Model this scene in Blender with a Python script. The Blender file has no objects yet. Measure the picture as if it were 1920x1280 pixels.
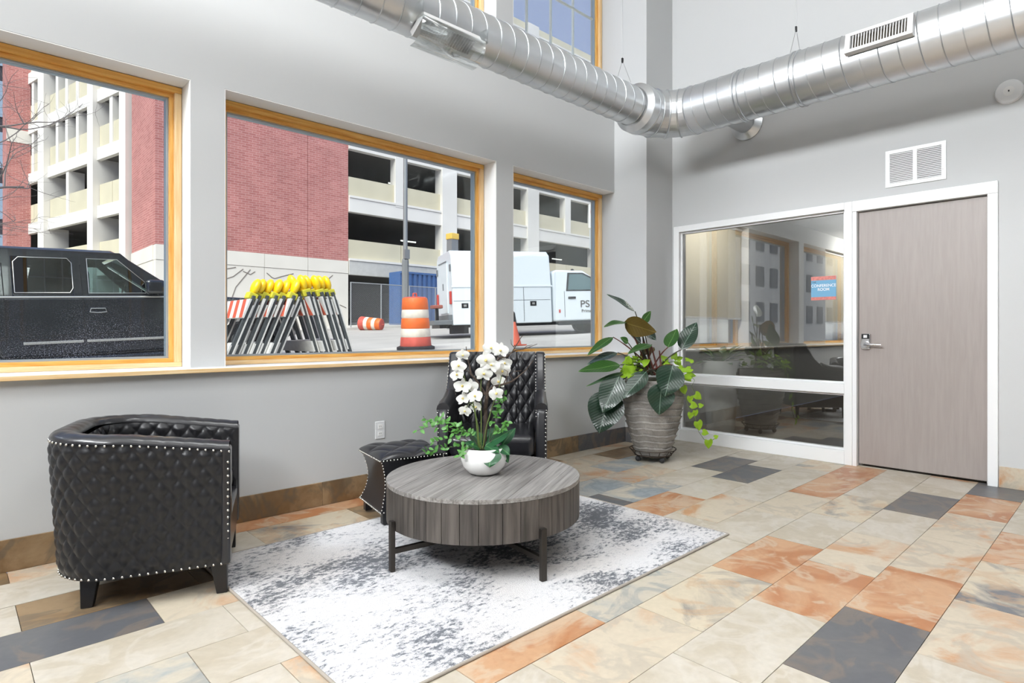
import bpy, bmesh, math, random
from mathutils import Vector, Matrix, noise

# ------------------------------------------------------------------ camera, sky, sun, exposure
SC = bpy.context.scene
COL = SC.collection
PI = math.pi
def R(d): return math.radians(d)
def C(r, g, b, a=1.0):
    def l(c):
        c /= 255.0
        return c/12.92 if c <= .04045 else ((c+.055)/1.055)**2.4
    return (l(r), l(g), l(b), a)

YAW = 45.51
cam_d = bpy.data.cameras.new('camera')
cam = bpy.data.objects.new('camera', cam_d)
COL.objects.link(cam)
cam.location = (0, 0, 1.144)
cam.rotation_euler = (R(90), 0, R(YAW-90))
cam_d.sensor_width = 36.0
cam_d.lens = 1119.82/1920*36.0
cam_d.shift_x = -40.0/1920
cam_d.shift_y = -17.0/1920
cam_d.clip_start = .05
cam_d.clip_end = 400
SC.camera = cam

world = bpy.data.worlds.new('sky')
SC.world = world
world.use_nodes = True
wn = world.node_tree
wn.nodes['Background'].inputs['Color'].default_value = (.46, .56, .94, 1)
wn.nodes['Background'].inputs['Strength'].default_value = 0.80

sun_d = bpy.data.lights.new('sun', 'SUN')
sun_d.energy = 6.2
sun_d.angle = R(50)
sun_d.color = (1, .97, .93)
sun = bpy.data.objects.new('sun', sun_d)
COL.objects.link(sun)
sun.rotation_euler = (R(42), 0, R(-57))      # hazy sun behind the lobby building, lights the street

SC.view_settings.view_transform = 'Standard'
SC.view_settings.look = 'None'
SC.view_settings.exposure = 0.0
SC.view_settings.gamma = 1.0
SC.view_settings.use_curve_mapping = False
SC.cycles.use_denoising = True
SC.cycles.max_bounces = 10
SC.cycles.diffuse_bounces = 5
SC.cycles.glossy_bounces = 4
SC.cycles.transparent_max_bounces = 24
SC.cycles.sample_clamp_indirect = 6.0
SC.cycles.caustics_reflective = False
SC.cycles.caustics_refractive = False

FILL_W = 355.0       # base watts of the added, unseen lobby fill lights (see the builder below)

# ------------------------------------------------------------------ helpers
def link(o, parent=None):
    COL.objects.link(o)
    if parent is not None:
        o.parent = parent
    return o
def tag(o, label=None, cat=None, group=None, kind=None):
    if label: o['label'] = label
    if cat: o['category'] = cat
    if group: o['group'] = group
    if kind: o['kind'] = kind
    return o
def empty(name, loc=(0, 0, 0), rot=(0, 0, 0), parent=None):
    o = bpy.data.objects.new(name, None)
    o.empty_display_size = .1
    o.location = loc
    o.rotation_euler = rot
    return link(o, parent)
def children(o): return [c for c in COL.objects if c.parent == o]
def copy_tree(o, parent=None):
    c = o.copy()
    COL.objects.link(c)
    c.parent = parent
    for ch in list(o.children):
        copy_tree(ch, c)
    return c

class MB:
    """collects faces and links them as one mesh object"""
    def __init__(self):
        self.v = []; self.f = []
    def add(self, vs, fs):
        n = len(self.v)
        self.v += [tuple(p) for p in vs]
        self.f += [tuple(i+n for i in f) for f in fs]
        return self
    def box(self, x0, x1, y0, y1, z0, z1):
        return self.add([(x0,y0,z0),(x1,y0,z0),(x1,y1,z0),(x0,y1,z0),(x0,y0,z1),(x1,y0,z1),(x1,y1,z1),(x0,y1,z1)],
                        [(3,2,1,0),(4,5,6,7),(0,1,5,4),(1,2,6,5),(2,3,7,6),(3,0,4,7)])
    def obox(self, c, size, m=None):
        hx, hy, hz = (s/2 for s in size)
        vs = [Vector((sx*hx, sy*hy, sz*hz)) for sz in (-1, 1) for sx, sy in ((-1,-1),(1,-1),(1,1),(-1,1))]
        if m is not None: vs = [m @ p for p in vs]
        return self.add([p+Vector(c) for p in vs], [(3,2,1,0),(4,5,6,7),(0,1,5,4),(1,2,6,5),(2,3,7,6),(3,0,4,7)])
    def bar(self, p, q, w, h, up=(0, 0, 1)):
        p = Vector(p); q = Vector(q); d = (q-p)
        L = d.length; d.normalize(); up = Vector(up)
        if abs(d.dot(up)) > .99: up = Vector((1, 0, 0))
        s = d.cross(up).normalized(); t = s.cross(d).normalized()
        vs = []
        for e in (p, q):
            for a, b in ((-1,-1),(1,-1),(1,1),(-1,1)):
                vs.append(e + s*(a*w/2) + t*(b*h/2))
        return self.add(vs, [(0,1,2,3),(7,6,5,4),(0,4,5,1),(1,5,6,2),(2,6,7,3),(3,7,4,0)])
    def tube(self, pts, r, n=8, caps=True):
        pts = [Vector(p) for p in pts]
        if not hasattr(r, '__len__'): r = [r]*len(pts)
        vs = []; fs = []
        t0 = (pts[1]-pts[0]).normalized()
        ref = Vector((0, 0, 1)) if abs(t0.z) < .9 else Vector((1, 0, 0))
        s = t0.cross(ref).normalized()
        for i, p in enumerate(pts):
            a = pts[max(i-1, 0)]; b = pts[min(i+1, len(pts)-1)]
            t = (b-a).normalized()
            s = (s - t*s.dot(t))
            if s.length < 1e-6: s = t.orthogonal()
            s.normalize()
            u = t.cross(s)
            for k in range(n):
                an = 2*PI*k/n
                vs.append(p + (s*math.cos(an)+u*math.sin(an))*r[i])
        for i in range(len(pts)-1):
            for k in range(n):
                a = i*n+k; b = i*n+(k+1) % n
                fs.append((a, b, b+n, a+n))
        if caps:
            fs.append(tuple(range(n-1, -1, -1)))
            fs.append(tuple((len(pts)-1)*n+k for k in range(n)))
        return self.add(vs, fs)
    def lathe(self, prof, n=32, c=(0, 0, 0), cap0=True, cap1=True):
        vs = []; fs = []
        for r, z in prof:
            for k in range(n):
                a = 2*PI*k/n
                vs.append((c[0]+r*math.cos(a), c[1]+r*math.sin(a), c[2]+z))
        m = len(prof)
        for i in range(m-1):
            for k in range(n):
                a = i*n+k; b = i*n+(k+1) % n
                fs.append((a, b, b+n, a+n))
        if cap0: fs.append(tuple(range(n-1, -1, -1)))
        if cap1: fs.append(tuple((m-1)*n+k for k in range(n)))
        return self.add(vs, fs)
    def prism(self, poly, a, b, axis='y'):
        """extrude a 2-D polygon between a and b along an axis (poly = (x,z) for y, (y,z) for x, (x,y) for z)"""
        def P(p, t):
            return {'y': (p[0], t, p[1]), 'x': (t, p[0], p[1]), 'z': (p[0], p[1], t)}[axis]
        n = len(poly)
        vs = [P(p, a) for p in poly]+[P(p, b) for p in poly]
        fs = [tuple(range(n)), tuple(range(2*n-1, n-1, -1))]
        fs += [(i, i+n, (i+1) % n+n, (i+1) % n) for i in range(n)]
        return self.add(vs, fs)
    def grid(self, fn, nu, nv, closeu=False):
        vs = [fn(i/nu, j/nv) for j in range(nv+1) for i in range(nu if closeu else nu+1)]
        w = nu if closeu else nu+1
        fs = []
        for j in range(nv):
            for i in range(nu):
                a = j*w+i; b = j*w+(i+1) % w
                fs.append((a, b, b+w, a+w))
        return self.add(vs, fs)
    def ball(self, c, r, nu=8, nv=5, sc=(1, 1, 1)):
        def fn(u, v):
            a = 2*PI*u; b = PI*(v-.5)
            return (c[0]+r*sc[0]*math.cos(b)*math.cos(a), c[1]+r*sc[1]*math.cos(b)*math.sin(a), c[2]+r*sc[2]*math.sin(b))
        return self.grid(fn, nu, nv, True)
    def mesh(self, name):
        me = bpy.data.meshes.new(name)
        me.from_pydata(self.v, [], self.f)
        bm = bmesh.new(); bm.from_mesh(me)
        bmesh.ops.recalc_face_normals(bm, faces=bm.faces)
        bm.to_mesh(me); bm.free()
        return me
    def build(self, name, m, parent=None, smooth=False, bevel=0, seg=2, loc=None, rot=None, thick=0, fix=True, sub=0):
        me = self.mesh(name) if fix else None
        if me is None:
            me = bpy.data.meshes.new(name); me.from_pydata(self.v, [], self.f)
        me.materials.append(m)
        o = bpy.data.objects.new(name, me)
        link(o, parent)
        if loc: o.location = loc
        if rot: o.rotation_euler = rot
        if smooth:
            for p in me.polygons: p.use_smooth = True
            if smooth != 'all':
                try: me.set_sharp_from_angle(angle=R(40))
                except Exception: pass
        if thick:
            s = o.modifiers.new('solid', 'SOLIDIFY'); s.thickness = thick; s.offset = 0
        if bevel:
            b = o.modifiers.new('bevel', 'BEVEL'); b.width = bevel; b.segments = seg; b.limit_method = 'ANGLE'; b.angle_limit = R(40)
        if sub:
            s = o.modifiers.new('sub', 'SUBSURF'); s.levels = sub; s.render_levels = sub
        return o

def text_mesh(name, body, size, m, parent, loc, rot, extrude=.0005, align='LEFT', sx=1.0):
    cu = bpy.data.curves.new(name, 'FONT')
    cu.offset = size*.007
    cu.body = body; cu.size = size; cu.extrude = extrude; cu.align_x = align; cu.align_y = 'CENTER'
    tmp = bpy.data.objects.new(name+'_tmp', cu)
    COL.objects.link(tmp)
    bpy.context.view_layer.update()
    me = bpy.data.meshes.new_from_object(tmp)
    bpy.data.objects.remove(tmp)
    me.name = name
    me.materials.clear(); me.materials.append(m)
    o = bpy.data.objects.new(name, me)
    link(o, parent)
    o.location = loc; o.rotation_euler = rot; o.scale = (sx, 1, 1)
    return o

# ------------------------------------------------------------------ materials
MATS = {}
def nodes(m):
    m.use_nodes = True
    nt = m.node_tree
    return nt, nt.nodes, nt.links
def mat(name, col, rough=.6, metal=0, spec=.5, var=0, vscale=6, bump=0, bscale=60, coat=0, trans=0, sub=0):
    if name in MATS: return MATS[name]
    m = bpy.data.materials.new(name); MATS[name] = m
    nt, N, L = nodes(m)
    b = N['Principled BSDF']
    b.inputs['Base Color'].default_value = col
    b.inputs['Roughness'].default_value = rough
    b.inputs['Metallic'].default_value = metal
    b.inputs['Specular IOR Level'].default_value = spec
    b.inputs['Coat Weight'].default_value = coat
    b.inputs['Transmission Weight'].default_value = trans
    if var or bump:
        tc = N.new('ShaderNodeTexCoord')
    if var:
        n = N.new('ShaderNodeTexNoise'); n.inputs['Scale'].default_value = vscale; n.inputs['Detail'].default_value = 6
        L.new(tc.outputs['Object'], n.inputs['Vector'])
        h = N.new('ShaderNodeMixRGB'); h.blend_type = 'MULTIPLY'; h.inputs[0].default_value = 1
        h.inputs[1].default_value = col
        r = N.new('ShaderNodeMapRange'); r.inputs['From Min'].default_value = .3; r.inputs['From Max'].default_value = .7
        r.inputs['To Min'].default_value = 1-var; r.inputs['To Max'].default_value = 1+var*.6
        L.new(n.outputs['Fac'], r.inputs['Value'])
        L.new(r.outputs['Result'], h.inputs[2])
        L.new(h.outputs[0], b.inputs['Base Color'])
    if bump:
        n2 = N.new('ShaderNodeTexNoise'); n2.inputs['Scale'].default_value = bscale; n2.inputs['Detail'].default_value = 4
        L.new(tc.outputs['Object'], n2.inputs['Vector'])
        bp = N.new('ShaderNodeBump'); bp.inputs['Strength'].default_value = bump; bp.inputs['Distance'].default_value = .01
        L.new(n2.outputs['Fac'], bp.inputs['Height']); L.new(bp.outputs['Normal'], b.inputs['Normal'])
    return m

def ramp(N, stops):
    r = N.new('ShaderNodeValToRGB')
    e = r.color_ramp.elements
    while len(e) > 1: e.remove(e[-1])
    e[0].position, e[0].color = stops[0]
    for p, c in stops[1:]:
        x = e.new(p); x.color = c
    return r

def glass_mat(name, tint=(.93, .96, .95, 1), refl=.5, base=.0, dirt=0, dirt_z=(0, 1)):
    """clear pane: straight-through light with a mirror layer; dirt = dried spots on the pane"""
    m = bpy.data.materials.new(name); MATS[name] = m
    nt, N, L = nodes(m)
    N.remove(N['Principled BSDF'])
    out = N['Material Output']
    t = N.new('ShaderNodeBsdfTransparent'); t.inputs[0].default_value = tint
    g = N.new('ShaderNodeBsdfGlossy'); g.inputs['Roughness'].default_value = .0; g.inputs['Color'].default_value = (1, 1, 1, 1)
    fr = N.new('ShaderNodeFresnel'); fr.inputs[0].default_value = 1.5
    mu = N.new('ShaderNodeMath'); mu.operation = 'MULTIPLY_ADD'; mu.inputs[1].default_value = refl; mu.inputs[2].default_value = base
    mu.use_clamp = True
    L.new(fr.outputs[0], mu.inputs[0])
    mx = N.new('ShaderNodeMixShader')
    L.new(mu.outputs[0], mx.inputs[0]); L.new(t.outputs[0], mx.inputs[1]); L.new(g.outputs[0], mx.inputs[2])
    last = mx
    if dirt:
        tc = N.new('ShaderNodeTexCoord')
        n1 = N.new('ShaderNodeTexNoise'); n1.inputs['Scale'].default_value = 190; n1.inputs['Detail'].default_value = 2
        n2 = N.new('ShaderNodeTexNoise'); n2.inputs['Scale'].default_value = 2.6; n2.inputs['Detail'].default_value = 5
        L.new(tc.outputs['Object'], n1.inputs['Vector']); L.new(tc.outputs['Object'], n2.inputs['Vector'])
        sx = N.new('ShaderNodeSeparateXYZ'); L.new(tc.outputs['Object'], sx.inputs[0])
        zr = N.new('ShaderNodeMapRange'); zr.inputs['From Min'].default_value = dirt_z[0]; zr.inputs['From Max'].default_value = dirt_z[1]
        zr.inputs['To Min'].default_value = 1; zr.inputs['To Max'].default_value = 0
        L.new(sx.outputs['Z'], zr.inputs['Value'])
        r1 = N.new('ShaderNodeMapRange'); r1.inputs['From Min'].default_value = .54; r1.inputs['From Max'].default_value = .68
        L.new(n1.outputs['Fac'], r1.inputs['Value'])
        r2 = N.new('ShaderNodeMapRange'); r2.inputs['From Min'].default_value = .38; r2.inputs['From Max'].default_value = .7
        L.new(n2.outputs['Fac'], r2.inputs['Value'])
        a = N.new('ShaderNodeMath'); a.operation = 'MULTIPLY'; L.new(r1.outputs[0], a.inputs[0]); L.new(r2.outputs[0], a.inputs[1])
        b = N.new('ShaderNodeMath'); b.operation = 'MULTIPLY'; L.new(a.outputs[0], b.inputs[0]); L.new(zr.outputs[0], b.inputs[1])
        c = N.new('ShaderNodeMath'); c.operation = 'MULTIPLY'; c.inputs[1].default_value = dirt; c.use_clamp = True
        L.new(b.outputs[0], c.inputs[0])
        d = N.new('ShaderNodeBsdfTranslucent'); d.inputs[0].default_value = (.85, .87, .9, 1)
        m2 = N.new('ShaderNodeMixShader')
        L.new(c.outputs[0], m2.inputs[0]); L.new(mx.outputs[0], m2.inputs[1]); L.new(d.outputs[0], m2.inputs[2])
        last = m2
    L.new(last.outputs[0], out.inputs['Surface'])
    return m

def tile_mat(name, c1, c2, c3, veins, split):
    """slate-look porcelain: three earth colours in clouded bands, different on every tile"""
    m = bpy.data.materials.new(name); MATS[name] = m
    nt, N, L = nodes(m)
    b = N['Principled BSDF']
    tc = N.new('ShaderNodeTexCoord'); oi = N.new('ShaderNodeObjectInfo')
    mu = N.new('ShaderNodeMath'); mu.operation = 'MULTIPLY'; mu.inputs[1].default_value = 57.0
    L.new(oi.outputs['Random'], mu.inputs[0])
    cb = N.new('ShaderNodeCombineXYZ')
    for i in range(3): L.new(mu.outputs[0], cb.inputs[i])
    ad = N.new('ShaderNodeVectorMath'); ad.operation = 'ADD'
    L.new(tc.outputs['Object'], ad.inputs[0]); L.new(cb.outputs[0], ad.inputs[1])
    n1 = N.new('ShaderNodeTexNoise'); n1.inputs['Scale'].default_value = 2.2; n1.inputs['Detail'].default_value = 7; n1.inputs['Roughness'].default_value = .58; n1.inputs['Distortion'].default_value = 1.1
    n2 = N.new('ShaderNodeTexNoise'); n2.inputs['Scale'].default_value = 3.4; n2.inputs['Detail'].default_value = 8; n2.inputs['Distortion'].default_value = 2.2
    L.new(ad.outputs[0], n1.inputs['Vector']); L.new(ad.outputs[0], n2.inputs['Vector'])
    r1 = ramp(N, [(split-.07, (0, 0, 0, 1)), (split+.06, (1, 1, 1, 1))]); L.new(n1.outputs['Fac'], r1.inputs[0])
    mx = N.new('ShaderNodeMixRGB'); mx.inputs[1].default_value = c1; mx.inputs[2].default_value = c2
    L.new(r1.outputs[0], mx.inputs[0])
    r2 = ramp(N, [(.5, (0, 0, 0, 1)), (.57, (veins,)*3+(1,)), (.61, (veins,)*3+(1,)), (.70, (0, 0, 0, 1))]); L.new(n2.outputs['Fac'], r2.inputs[0])
    m2 = N.new('ShaderNodeMixRGB'); L.new(mx.outputs[0], m2.inputs[1]); m2.inputs[2].default_value = c3
    L.new(r2.outputs[0], m2.inputs[0])
    n3 = N.new('ShaderNodeTexNoise'); n3.inputs['Scale'].default_value = 38; n3.inputs['Detail'].default_value = 5
    L.new(ad.outputs[0], n3.inputs['Vector'])
    r3 = N.new('ShaderNodeMapRange'); r3.inputs['To Min'].default_value = .88; r3.inputs['To Max'].default_value = 1.1
    L.new(n3.outputs['Fac'], r3.inputs['Value'])
    m3 = N.new('ShaderNodeMixRGB'); m3.blend_type = 'MULTIPLY'; m3.inputs[0].default_value = 1
    L.new(m2.outputs[0], m3.inputs[1]); L.new(r3.outputs[0], m3.inputs[2])
    L.new(m3.outputs[0], b.inputs['Base Color'])
    b.inputs['Roughness'].default_value = .38
    b.inputs['Specular IOR Level'].default_value = .45
    bp = N.new('ShaderNodeBump'); bp.inputs['Strength'].default_value = .12; bp.inputs['Distance'].default_value = .004
    L.new(n1.outputs['Fac'], bp.inputs['Height']); L.new(bp.outputs['Normal'], b.inputs['Normal'])
    return m

def wood_mat(name, dark, light, scale=(1, 14, 14), rough=.5, bump=.1, ring=6):
    m = bpy.data.materials.new(name); MATS[name] = m
    nt, N, L = nodes(m)
    b = N['Principled BSDF']; b.inputs['Roughness'].default_value = rough
    tc = N.new('ShaderNodeTexCoord'); mp = N.new('ShaderNodeMapping'); mp.inputs['Scale'].default_value = scale
    L.new(tc.outputs['Object'], mp.inputs['Vector'])
    n = N.new('ShaderNodeTexNoise'); n.inputs['Scale'].default_value = ring; n.inputs['Detail'].default_value = 7; n.inputs['Distortion'].default_value = .4
    L.new(mp.outputs[0], n.inputs['Vector'])
    r = ramp(N, [(.32, dark), (.68, light)]); L.new(n.outputs['Fac'], r.inputs[0])
    L.new(r.outputs[0], b.inputs['Base Color'])
    bp = N.new('ShaderNodeBump'); bp.inputs['Strength'].default_value = bump; bp.inputs['Distance'].default_value = .004
    L.new(n.outputs['Fac'], bp.inputs['Height']); L.new(bp.outputs['Normal'], b.inputs['Normal'])
    return m

def brick_mat(name, c1, c2, mortar, axis='xz'):
    m = bpy.data.materials.new(name); MATS[name] = m
    nt, N, L = nodes(m)
    b = N['Principled BSDF']; b.inputs['Roughness'].default_value = .85
    tc = N.new('ShaderNodeTexCoord'); s = N.new('ShaderNodeSeparateXYZ'); cb = N.new('ShaderNodeCombineXYZ')
    L.new(tc.outputs['Object'], s.inputs[0])
    L.new(s.outputs['X' if axis == 'xz' else 'Y'], cb.inputs[0]); L.new(s.outputs['Z'], cb.inputs[1])
    t = N.new('ShaderNodeTexBrick')
    t.inputs['Color1'].default_value = c1; t.inputs['Color2'].default_value = c2; t.inputs['Mortar'].default_value = mortar
    t.inputs['Scale'].default_value = 1.0; t.inputs['Brick Width'].default_value = .30; t.inputs['Row Height'].default_value = .10
    t.inputs['Mortar Size'].default_value = .008; t.inputs['Mortar Smooth'].default_value = .2
    L.new(cb.outputs[0], t.inputs['Vector'])
    n = N.new('ShaderNodeTexNoise'); n.inputs['Scale'].default_value = .8; n.inputs['Detail'].default_value = 6
    L.new(tc.outputs['Object'], n.inputs['Vector'])
    r = N.new('ShaderNodeMapRange'); r.inputs['To Min'].default_value = .72; r.inputs['To Max'].default_value = 1.25
    L.new(n.outputs['Fac'], r.inputs['Value'])
    mx = N.new('ShaderNodeMixRGB'); mx.blend_type = 'MULTIPLY'; mx.inputs[0].default_value = 1
    L.new(t.outputs['Color'], mx.inputs[1]); L.new(r.outputs[0], mx.inputs[2])
    L.new(mx.outputs[0], b.inputs['Base Color'])
    return m

def emit_mat(name, col, s):
    m = bpy.data.materials.new(name); MATS[name] = m
    nt, N, L = nodes(m)
    N.remove(N['Principled BSDF'])
    e = N.new('ShaderNodeEmission'); e.inputs[0].default_value = col; e.inputs[1].default_value = s
    L.new(e.outputs[0], N['Material Output'].inputs['Surface'])
    return m

paint = mat('grey_wall_paint', (.565, .575, .58, 1), .75, bump=.04, bscale=220, spec=.3)
white_paint = mat('plain_white', (.92, .92, .91, 1), .6, spec=.3)
trim_white = mat('white_trim_enamel', (.84, .85, .86, 1), .35)
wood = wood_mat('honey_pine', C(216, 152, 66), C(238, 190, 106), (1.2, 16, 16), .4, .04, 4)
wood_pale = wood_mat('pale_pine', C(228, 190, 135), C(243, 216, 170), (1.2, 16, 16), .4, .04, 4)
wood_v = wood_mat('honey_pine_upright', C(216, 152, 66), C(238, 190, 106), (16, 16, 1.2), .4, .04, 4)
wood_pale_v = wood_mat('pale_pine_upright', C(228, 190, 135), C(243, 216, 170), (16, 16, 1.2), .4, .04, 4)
spacer = mat('grey_window_gasket', C(165, 178, 188), .4, metal=.3)
pane_dirty = glass_mat('dirty_window_glass', refl=.35, dirt=.8, dirt_z=(.0, .48))
pane_clean = glass_mat('window_glass', refl=.35, dirt=.10, dirt_z=(.0, 1.7))
pane_high = glass_mat('clerestory_glass', refl=.3)
side_glass = glass_mat('sidelight_glass', tint=(.86, .865, .85, 1), refl=1.0, base=.13)
chrome = mat('satin_chrome', (.75, .75, .76, 1), .22, 1)
black_metal = mat('black_metal', (.02, .02, .022, 1), .4, .6)
rubber = mat('black_rubber', (.02, .02, .022, 1), .7)

TILE = {
 'c': tile_mat('tile_cream', C(194, 186, 172), C(182, 172, 154), C(202, 196, 186), .5, .5),
 'o': tile_mat('tile_rust', C(192, 152, 118), C(172, 118, 80), C(198, 182, 160), .6, .5),
 'd': tile_mat('tile_slate', C(92, 93, 97), C(100, 100, 102), C(160, 134, 104), .22, .5),
 'm': tile_mat('tile_swirl', C(198, 186, 166), C(186, 142, 104), C(176, 167, 152), .7, .57),
 's': tile_mat('tile_cream_slate', C(200, 188, 166), C(108, 109, 114), C(186, 150, 112), .45, .57),
 'g': tile_mat('tile_blue_grey', C(150, 158, 162), C(192, 184, 168), C(120, 130, 138), .5, .5),
 'b': tile_mat('tile_brown', C(150, 126, 96), C(124, 98, 68), C(100, 90, 76), .6, .5),
}
grout = mat('grout', C(120, 112, 100), .9)
# ------------------------------------------------------------------ room shell
YL, YU, YG = 3.80, 3.94, 4.16        # lower wall face, upper wall face, glass plane
XC, YC, XB = 5.083, 3.53, 5.56       # corner column, wall with the door
XW, YS, ZC = -3.6, -3.2, 5.7         # far sides of the lobby (behind the camera), ceiling
W_OPEN = [(-1.25, 1.031), (1.216, 3.42), (3.616, XC)]
ZS, ZH = .935, 2.64                  # window sill and head
ZS2, ZH2 = 3.88, 5.3                 # clerestory sill and head
def S(o): o['kind'] = 'structure'; return o

m = MB()
m.box(XW, XC, YL, 4.26, 0, .915)
m.box(XW, W_OPEN[0][0], YU, 4.26, .915, ZC)
m.box(W_OPEN[0][1], W_OPEN[1][0], YU, 4.26, .915, ZC)
m.box(W_OPEN[1][1], W_OPEN[2][0], YU, 4.26, .915, ZC)
for a, b in W_OPEN:
    m.box(a, b, YU, 4.26, ZH, ZS2)
    m.box(a, b, YU, 4.26, ZH2, ZC)
S(m.build('wall_left', paint))
S(MB().box(XC, XB, YC, 4.26, 0, ZC).build('wall_corner', paint))
m = MB()
m.box(XB, XB+.14, YS, .745, 0, ZC)
m.box(XB, XB+.14, .745, 3.50, 2.265, ZC)
m.box(XB, XB+.14, 3.50, 4.26, 0, ZC)
S(m.build('wall_right', paint))
bounce_dark = mat('bounce_cut_dark', (.22, .22, .225, 1), .75)  # unseen walls darkened to cut bounce light onto the window wall
S(MB().box(XW-.15, XW, YS, 4.26, 0, ZC).build('wall_rear', bounce_dark))
S(MB().box(XW-.15, XB+.14, YS-.15, YS, 0, ZC).build('wall_front', bounce_dark))
S(MB().box(XW-.15, XB+.14, YS-.15, 4.26, ZC, ZC+.2).build('ceiling', white_paint))

# floor: slab with every tile as a piece of its own
floor = S(MB().box(XW, XB+.1, YS, YL, -.1, -.007).build('floor', grout))
TX, TY, GAP = .619, .305, .0025
def tile_mesh(name, w, h):
    mb = MB().box(-w/2, w/2, -h/2, h/2, -.007, 0)
    me = mb.mesh(name)
    return me
full = tile_mesh('tile', TX-GAP, TY-GAP)
TM = {}
for k, tm in TILE.items():
    c = full.copy(); c.materials.append(tm); TM[k] = c
PLAN = {-1: {-2: 'c', -1: 'm', 0: 's', 1: 'o', 2: 'c'},
 0: {-3: 'c', -2: 'd', -1: 'o', 0: 'm', 1: 'm', 2: 'o', 3: 'd'},
 1: {-3: 'c', -2: 'c', -1: 'o', 0: 'm', 1: 'c', 2: 'd', 3: 'c'},
 2: {-4: 'c', -3: 'm', -2: 's', -1: 'o', 0: 'c', 1: 's', 2: 'c', 3: 'c'},
 3: {-4: 'c', -3: 'o', -2: 'g', -1: 'c', 0: 'c', 1: 'm', 2: 'o', 3: 'o'},
 4: {-1: 'c', 0: 'm', 1: 'c', 2: 'c', 3: 's'},
 5: {-5: 'g', -4: 'c', -3: 'g', 0: 'o', 1: 'c', 2: 'd', 3: 'c'},
 6: {-5: 'c', -4: 'c', -1: 'd', 0: 'g', 1: 'c', 2: 'd', 3: 'c'},
 7: {-6: 'd', -5: 'd', -4: 'm', -1: 'g', 0: 'g', 1: 'm', 2: 'c', 3: 'c'},
 8: {-6: 'c', -5: 'b', -4: 'b', -3: 'd', 0: 'm', 1: 'g', 2: 'c', 3: 'c'},
 9: {-6: 'c', -5: 'c', -4: 'c', -3: 's', -2: 'b', 0: 'b', 1: 'm', 2: 'b', 3: 'c'},
 10: {-6: 'b', -5: 'm', -4: 'o', -3: 'o', -2: 'b', 0: 'b', 1: 'c', 2: 'm', 3: 'c'}}
rng = random.Random(7)
for r in range(-9, 11):
    y0 = .564+TY*r; y1 = min(y0+TY, YL)
    if y1-y0 < .03: continue
    xa = 3.30 if r % 2 == 0 else 3.09
    for k in range(-9, 5):
        x0 = xa+TX*k; x1 = min(x0+TX, XB+.06)
        if x1-x0 < .03 or x0 < -2.4: continue
        if r < -2 and x0 < 1.5: continue
        kind = PLAN.get(r, {}).get(k) or rng.choice('ccmoscgd')
        if x1-x0 > TX-.01 and y1-y0 > TY-.01:
            me = TM[kind]
        else:
            me = tile_mesh('tile', x1-x0-GAP, y1-y0-GAP); me.materials.append(TILE[kind])
        o = bpy.data.objects.new('tile', me); link(o, floor)
        o.location = ((x0+x1)/2, (y0+y1)/2, rng.uniform(-.0006, .0006))

# tiled skirting
def skirting(name, pieces, axis, plane, sgn):
    root = S(empty(name))
    for a, b, k in pieces:
        mb = MB()
        if axis == 'x': mb.box(a+.001, b-.001, plane, plane+sgn*.011, .001, .155)
        else: mb.box(plane, plane+sgn*.011, a+.001, b-.001, .001, .155)
        mb.build('tile', TILE[k], root, bevel=.0015)
    return root
ps = []; x = -1.36; ks = 'bmbbbbbgbbdbb'
widths = [.62, .62, .62, .62, .62, .62, .62, .62, .62, .62]
seams = [-1.3, -.68, -.06, .56, 1.18, 1.77, 2.39, 3.01, 3.63, 4.33, XC]
for i in range(len(seams)-1):
    ps.append((seams[i], seams[i+1], 'bbbbbbbbbdb'[i] if i != 5 else 'b'))
skirting('baseboard_left', ps, 'x', YL, -1)
skirting('baseboard_corner', [(YC+.001, YL-.012, 'd')], 'y', XC, -1)
skirting('baseboard_column', [(XC, XB-.01, 'd')], 'x', YC, -1)
skirting('baseboard_right', [(-.5, .12, 'b'), (.12, .738, 'm')], 'y', XB, -1)

# window sill board with its pine nosing
t = S(MB().box(XW, XC, 3.772, YG-.02, .917, .935).build('trim_1', white_paint))
MB().box(XW, XC, 3.757, 3.7715, .913, .9355).build('nosing', wood_pale, t, bevel=.002)

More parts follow.
